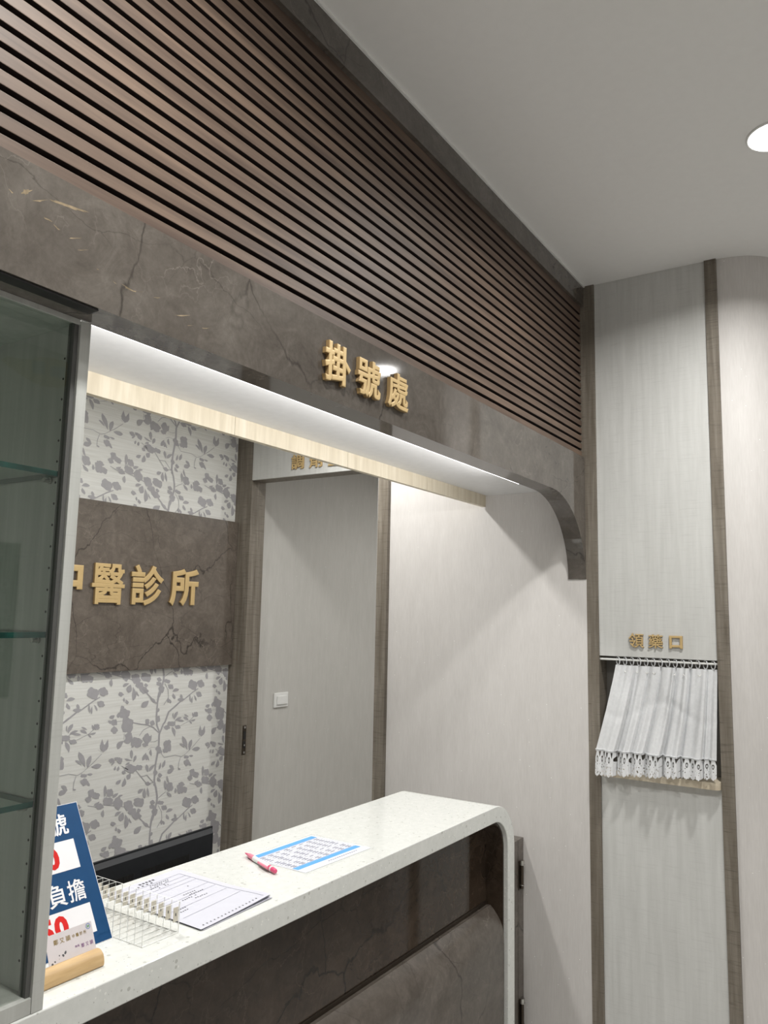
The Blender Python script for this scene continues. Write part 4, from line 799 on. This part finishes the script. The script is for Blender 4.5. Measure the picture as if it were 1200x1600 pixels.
# --- acrylic sorting rack
rk = tag(empty('card_rack', (1.076, 1.30, ZT)), 'clear acrylic sorting rack with beige index labels beside the blue sign', 'rack')
RX0, RX1, RY0, RH, ND, RP = 1.0335, 1.119, 1.1757, 0.0560, 13, 0.0205
def plate(name, x0, x1, y0, y1, z0, z1, thin):
    k = MB(); k.box(x0, x1, y0, y1, z0, z1); o = k.build(name, None, rk, mats=[M['acrylic'], M['acrylic_edge']])
    for p in o.data.polygons:
        p.material_index = 0 if abs(p.normal[thin]) > 0.7 else 1
    return o
plate('base_plate', RX0, RX1, RY0, RY0+RP*(ND-1)+0.0015, ZT, ZT+0.0015, 2)
plate('side_plate', RX1+0.0002, RX1+0.0016, RY0, RY0+RP*(ND-1)+0.0015, ZT, ZT+RH+0.0003, 0)
for i in range(ND):
    y = RY0 + RP*i
    d = plate('divider', RX0, RX1, y, y+0.0015, ZT+0.0016, ZT+RH, 1)
    lx1 = RX1 - 0.003
    k = MB(); k.box(lx1-0.0120, lx1, y-0.0008, y-0.0002, ZT+0.0225, ZT+0.0485); o = k.build('index_label', M['beige'], d)
    k = MB(); k.box(lx1-0.0072, lx1-0.0052, y-0.0012, y-0.0009, ZT+0.033, ZT+0.038); k.build('index_mark', M['ink'], d)

# --- paper forms
def sheet(name, a, b_, c_, lift0, curl, label, group, printed):
    """a far corner, b near right, c near left; a->b long edge"""
    a, b_, c_ = Vector(a), Vector(b_), Vector(c_); L = b_-a; W = c_-b_
    t = tag(empty(name, tuple((a+c_)/2)), label, 'paper', group)
    def pt(u, v, l=0.0):      # u along the long edge, v across towards the left
        z = lift0 + curl*sm(0.55, 1.0, u)*(1-v)**2 + l
        return a + L*u + W*v + Z_*z
    n = 12; vs = [pt(i/n, j/n) for j in range(n+1) for i in range(n+1)]
    fs = [(j*(n+1)+i, j*(n+1)+i+1, (j+1)*(n+1)+i+1, (j+1)*(n+1)+i) for j in range(n) for i in range(n)]
    nb = len(vs); vs += [v - Z_*0.0004 for v in vs]; fs += [tuple(x+nb for x in reversed(f)) for f in fs]
    o = mesh_obj('paper_sheet', vs, fs, M['paper'], t)
    if printed:
        k = MB()
        def seg(u0, v0, u1, v1, w_):
            d = Vector((u1-u0, v1-v0)); d.normalize(); nx, ny = -d.y*w_, d.x*w_
            m_ = 6
            for q in range(m_):
                f0, f1 = q/m_, (q+1)/m_; p0 = (u0+(u1-u0)*f0, v0+(v1-v0)*f0); p1 = (u0+(u1-u0)*f1, v0+(v1-v0)*f1)
                k.add([pt(p0[0]+nx, p0[1]+ny, .0005), pt(p1[0]+nx, p1[1]+ny, .0005), pt(p1[0]-nx, p1[1]-ny, .0005), pt(p0[0]-nx, p0[1]-ny, .0005)], [(0,1,2,3)])
        seg(0.10, 0.10, 0.97, 0.07, .0022)
        for u in (0.10, 0.17, 0.23, 0.29, 0.42, 0.50, 0.62, 0.76): seg(u, 0.10, u+0.015, 0.93, .0013)
        tag(k.build('form_lines', M['ink_soft'], t), kind='stuff')
        k = MB()
        def dash(u, v, du, dv): k.add([pt(u, v, .0005), pt(u+du, v, .0005), pt(u+du, v+dv, .0005), pt(u, v+dv, .0005)], [(0,1,2,3)])
        for i in range(5): dash(0.035, 0.40+0.045*i, 0.022, 0.026)
        for i in range(4): dash(0.075, 0.47+0.06*i, 0.018, 0.022)
        for r_, (u, v0, nn) in enumerate([(0.125, 0.30, 9), (0.15, 0.33, 10), (0.18, 0.42, 8), (0.205, 0.40, 5), (0.35, 0.30, 3), (0.46, 0.35, 6), (0.49, 0.28, 7), (0.53, 0.40, 8), (0.57, 0.33, 6), (0.64, 0.72, 5), (0.68, 0.74, 4)]):
            for q in range(nn):
                if random.random() < 0.8: dash(u + random.uniform(-.003, .003), v0 + 0.03*q, 0.010, 0.016)
        for q in range(16): dash(0.955, 0.16 + 0.05*q, 0.012, 0.014)
        tag(k.build('form_text', M['ink'], t), kind='stuff')
    return t
pa, pb, pc = (1.3708, 1.4539, ZT), (1.3600, 1.1560, ZT), (1.1495, 1.1465, ZT)
sheet('paper_form', (1.3725, 1.4520, ZT), (1.3640, 1.1545, ZT), (1.1545, 1.1450, ZT), 0.0006, 0.001, 'bottom white form of the stack beside the acrylic rack', 'stack of paper forms', False)
sheet('paper_form', (1.3716, 1.4530, ZT), (1.3605, 1.1575, ZT), (1.1510, 1.1480, ZT), 0.0018, 0.0035, 'middle white form of the stack beside the acrylic rack', 'stack of paper forms', False)
sheet('paper_form', pa, pb, pc, 0.0031, 0.006, 'top white printed form of the stack beside the acrylic rack', 'stack of paper forms', True)

# --- laminated timetable
lm = tag(empty('laminated_timetable', (1.66, 1.29, ZT)), 'laminated timetable sheet with two blue bands flat on the counter', 'timetable')
qa, qb, qc, qd = Vector((1.5270, 1.3975, ZT)), Vector((1.8030, 1.3935, ZT)), Vector((1.8060, 1.1765, ZT)), Vector((1.5230, 1.1890, ZT))
def lp_(u, v, l): 
    return (qa*(1-u)+qb*u)*(1-v) + (qd*(1-u)+qc*u)*v + Z_*l
def lrect(mb, u0, u1, v0, v1, l): mb.add([lp_(u0,v0,l), lp_(u1,v0,l), lp_(u1,v1,l), lp_(u0,v1,l)], [(0,1,2,3)])
k = MB(); vs = [lp_(0,0,0), lp_(1,0,0), lp_(1,1,0), lp_(0,1,0), lp_(0,0,.0003), lp_(1,0,.0003), lp_(1,1,.0003), lp_(0,1,.0003)]
k.add(vs, [(3,2,1,0),(4,5,6,7),(0,1,5,4),(1,2,6,5),(2,3,7,6),(3,0,4,7)]); k.build('film_border', M['film'], lm)
k = MB(); lrect(k, .035, .955, .04, .945, .0005); k.build('timetable_sheet', M['paper_bright'], lm)
k = MB(); lrect(k, .05, .93, .065, .155, .0007); k.build('header_band', M['blue_band'], lm)
k = MB(); lrect(k, .05, .93, .735, .82, .0007); k.build('header_band', M['blue_band'], lm)
k = MB()
for i in range(8):
    v = .165 + .56*i/7; lrect(k, .055, .925, v-.0025, v+.0025, .0007)
for i in range(9):
    u = .055 + .87*i/8; lrect(k, u-.0018, u+.0018, .165, .725, .0007)
tag(k.build('grid_lines', M['ink_soft'], lm), kind='stuff')
k = MB()
for i in range(7):
    for j in range(8):
        u = .055 + .87*j/8 + .02; v = .165 + .56*i/7 + .022
        lrect(k, u, u+.05+.018*random.random(), v, v+.020, .0008)
        if random.random() < .75: lrect(k, u+.01, u+.06, v+.032, v+.048, .0008)
for j in range(14): lrect(k, .40+.03*j, .42+.03*j, .865, .885, .0008)
tag(k.build('timetable_text', M['ink_soft'], lm), kind='stuff')

# --- pen lying on the sheet
p0 = Vector((1.5465, 1.4030, ZT+0.0071)); p1 = Vector((1.4830, 1.2480, ZT+0.0071)); pd = (p1-p0).normalized(); PL = (p1-p0).length
pn = tag(empty('ballpoint_pen', tuple((p0+p1)/2 - Z_*0.007)), 'pink and white ballpoint pen lying across the laminated timetable', 'pen')
k = MB(); k.lathe(p0, pd, [(0, .0008), (.004, .0014), (.020, .0038)], 16); k.build('pen_tip', M['pink'], pn, smooth=True)
k = MB(); k.lathe(p0, pd, [(.0202, .0040), (.026, .0055), (.052, .0062)], 18); k.build('pen_grip', M['pink_soft'], pn, smooth=True)
k = MB(); k.lathe(p0, pd, [(.0522, .0062), (.135, .0062)], 18); k.build('pen_barrel', M['white'], pn, smooth=True)
k = MB(); k.lathe(p0, pd, [(.1352, .0066), (.144, .0066)], 18); k.build('pen_collar', M['pink'], pn, smooth=True)
k = MB(); k.lathe(p0, pd, [(.1442, .0066), (.149, .0064)], 18); k.build('pen_ring', M['white'], pn, smooth=True)
k = MB(); k.lathe(p0, pd, [(.1492, .0058), (PL-.005, .0056), (PL-.001, .0045), (PL, .002)], 18); k.build('pen_button', M['pink'], pn, smooth=True)
side = pd.cross(Z_).normalized(); 
if side.x > 0: side = -side
cs = side*0.0085 + Z_*0.002
k = MB(); a_, b_2 = p0 + pd*.092 + cs, p0 + pd*.142 + cs
k.tube(a_, b_2, .0028, .0033, n=10); k.tube(p0+pd*.139+side*.004, p0+pd*.139+side*.0085+Z_*.002, .0028, n=8); k.build('pen_clip', M['pink_soft'], pn, smooth=True)

# ================================================================== desk and monitor behind the counter
dk = tag(empty('work_desk', (1.3, 1.75, FL)), 'plain desk hidden behind the counter, carrying the monitor', 'desk')
DZ = 0.56
abox('desk_top', 0.3, 2.35, 1.484, 2.05, DZ-0.03, DZ, M['cabinet'], dk, b=0.001)
for xx in (0.32, 2.31): abox('desk_leg', xx, xx+0.02, 1.50, 2.03, FL+0.001, DZ-0.0305, M['cabinet'], dk)
mo = tag(empty('computer_monitor', (1.33, 1.66, DZ)), 'black computer monitor seen from behind over the counter edge', 'monitor')
mw = Vector((0.9985, 0.034, 0.004)).normalized(); mr = Vector((1.6600, 1.620, 0.9105)); mup = Vector((0.03, 0.035, 1)).normalized(); mn = mup.cross(mw).normalized()   # mn points to the back side wall
if mn.y < 0: mn = -mn
MW, MH = 0.56, 0.325
def mp_(a, h, d): return mr - mw*a + mup*(-h) + mn*d
def mbox(mb, a0, a1, h0, h1, d0, d1):
    mb.add([mp_(a0,h1,d0), mp_(a1,h1,d0), mp_(a1,h1,d1), mp_(a0,h1,d1), mp_(a0,h0,d0), mp_(a1,h0,d0), mp_(a1,h0,d1), mp_(a0,h0,d1)], [(0,1,2,3),(4,5,6,7),(0,1,5,4),(1,2,6,5),(2,3,7,6),(3,0,4,7)])
k = MB(); mbox(k, 0, MW, 0, MH, 0.010, 0.017); k.build('bezel', M['black'], mo)
k = MB(); k.add([mp_(0.004,0.004,.0098), mp_(MW-.004,.004,.0098), mp_(MW-.004,MH-.004,.0098), mp_(.004,MH-.004,.0098), mp_(0.012,0.014,-.004), mp_(MW-.012,.014,-.004), mp_(MW-.012,MH-.014,-.004), mp_(.012,MH-.014,-.004)],
                [(0,1,2,3),(4,5,6,7),(0,1,5,4),(1,2,6,5),(2,3,7,6),(3,0,4,7)]); k.build('rear_cover', M['black'], mo)
k = MB(); mbox(k, .008, MW-.008, .008, MH-.016, .0172, .0178); k.build('screen', M['black_trim'], mo)
k = MB()
for i in range(74):
    a = 0.10 + i*0.0048
    if 0.262 < a < 0.285: continue
    mbox(k, a, a+0.0024, 0.048, 0.066, -0.0056, -0.0042)
tag(k.build('vent_slots', M['black_trim'], mo), kind='stuff')
k = MB(); fc = mp_(MW/2, MH, 0.005); k.tube((fc.x, fc.y, DZ+0.008), tuple(fc + mup*0.06), 0.016); k.build('stand_neck', M['black'], mo, smooth=True)
k = MB(); k.lathe((fc.x, fc.y, DZ+0.0005), (0,0,1), [(0, .10), (.006, .098), (.009, .03)], 32); k.build('stand_base', M['black'], mo, smooth=True)

# ================================================================== things on the lobby wall, mirrored in the cabinet glass
yw = LY0 + 0.0005
lfm = tag(empty('leaf_plaque', (2.41, LY0, 2.77)), 'yellow leaf-shaped plaque hung high on the lobby wall', 'plaque')
po = [(2.205,2.771),(2.254,2.746),(2.318,2.722),(2.379,2.702),(2.451,2.692),(2.543,2.706),(2.611,2.734),(2.616,2.804),(2.595,2.862),(2.499,2.859),(2.417,2.845),(2.345,2.809),(2.283,2.796),(2.236,2.794)]
M['leaf'] = plain('ochre_paint', (0.50, 0.38, 0.10), 0.5); M['slate'] = plain('slate_inset', (0.16, 0.19, 0.22), 0.5)
k = MB(); k.prism(po, 'y', yw, yw+0.02); k.build('plaque_body', M['leaf'], lfm)
for pg in ([(2.368,2.806),(2.439,2.822),(2.445,2.753),(2.376,2.743)], [(2.477,2.809),(2.565,2.829),(2.565,2.756),(2.481,2.753)]):
    k = MB(); k.prism(pg, 'y', yw+0.0202, yw+0.0235); k.build('plaque_inset', M['slate'], lfm)
sc_ = tag(empty('hanging_scroll', (2.2, LY0, 1.6)), 'dark hanging scroll with white blossoms on the lobby wall', 'scroll')
M['scroll_white'] = plain('scroll_pale', (0.30, 0.32, 0.32), 0.6); M['scroll'] = plain('scroll_dark', (0.03, 0.04, 0.04), 0.6)
abox('scroll_cloth', 2.0, 2.396, yw, yw+0.008, 1.05, 1.83, M['scroll'], sc_)
k = MB()
for i in range(46):
    cx_, cz_ = random.uniform(2.04, 2.36), random.uniform(1.10, 1.79); r_ = random.uniform(.012, .03)
    for q in range(6):
        t = 2*math.pi*q/6 + i; k.lathe((cx_+r_*math.cos(t), yw+.0082+0.0001*(i % 9), cz_+r_*math.sin(t)), (0,1,0), [(0, r_*.55), (.0006, r_*.3)], 8)
tag(k.build('white_blossoms', M['scroll_white'], sc_), kind='stuff')

for o in bpy.data.objects:
    if '_o' in o: del o['_o']
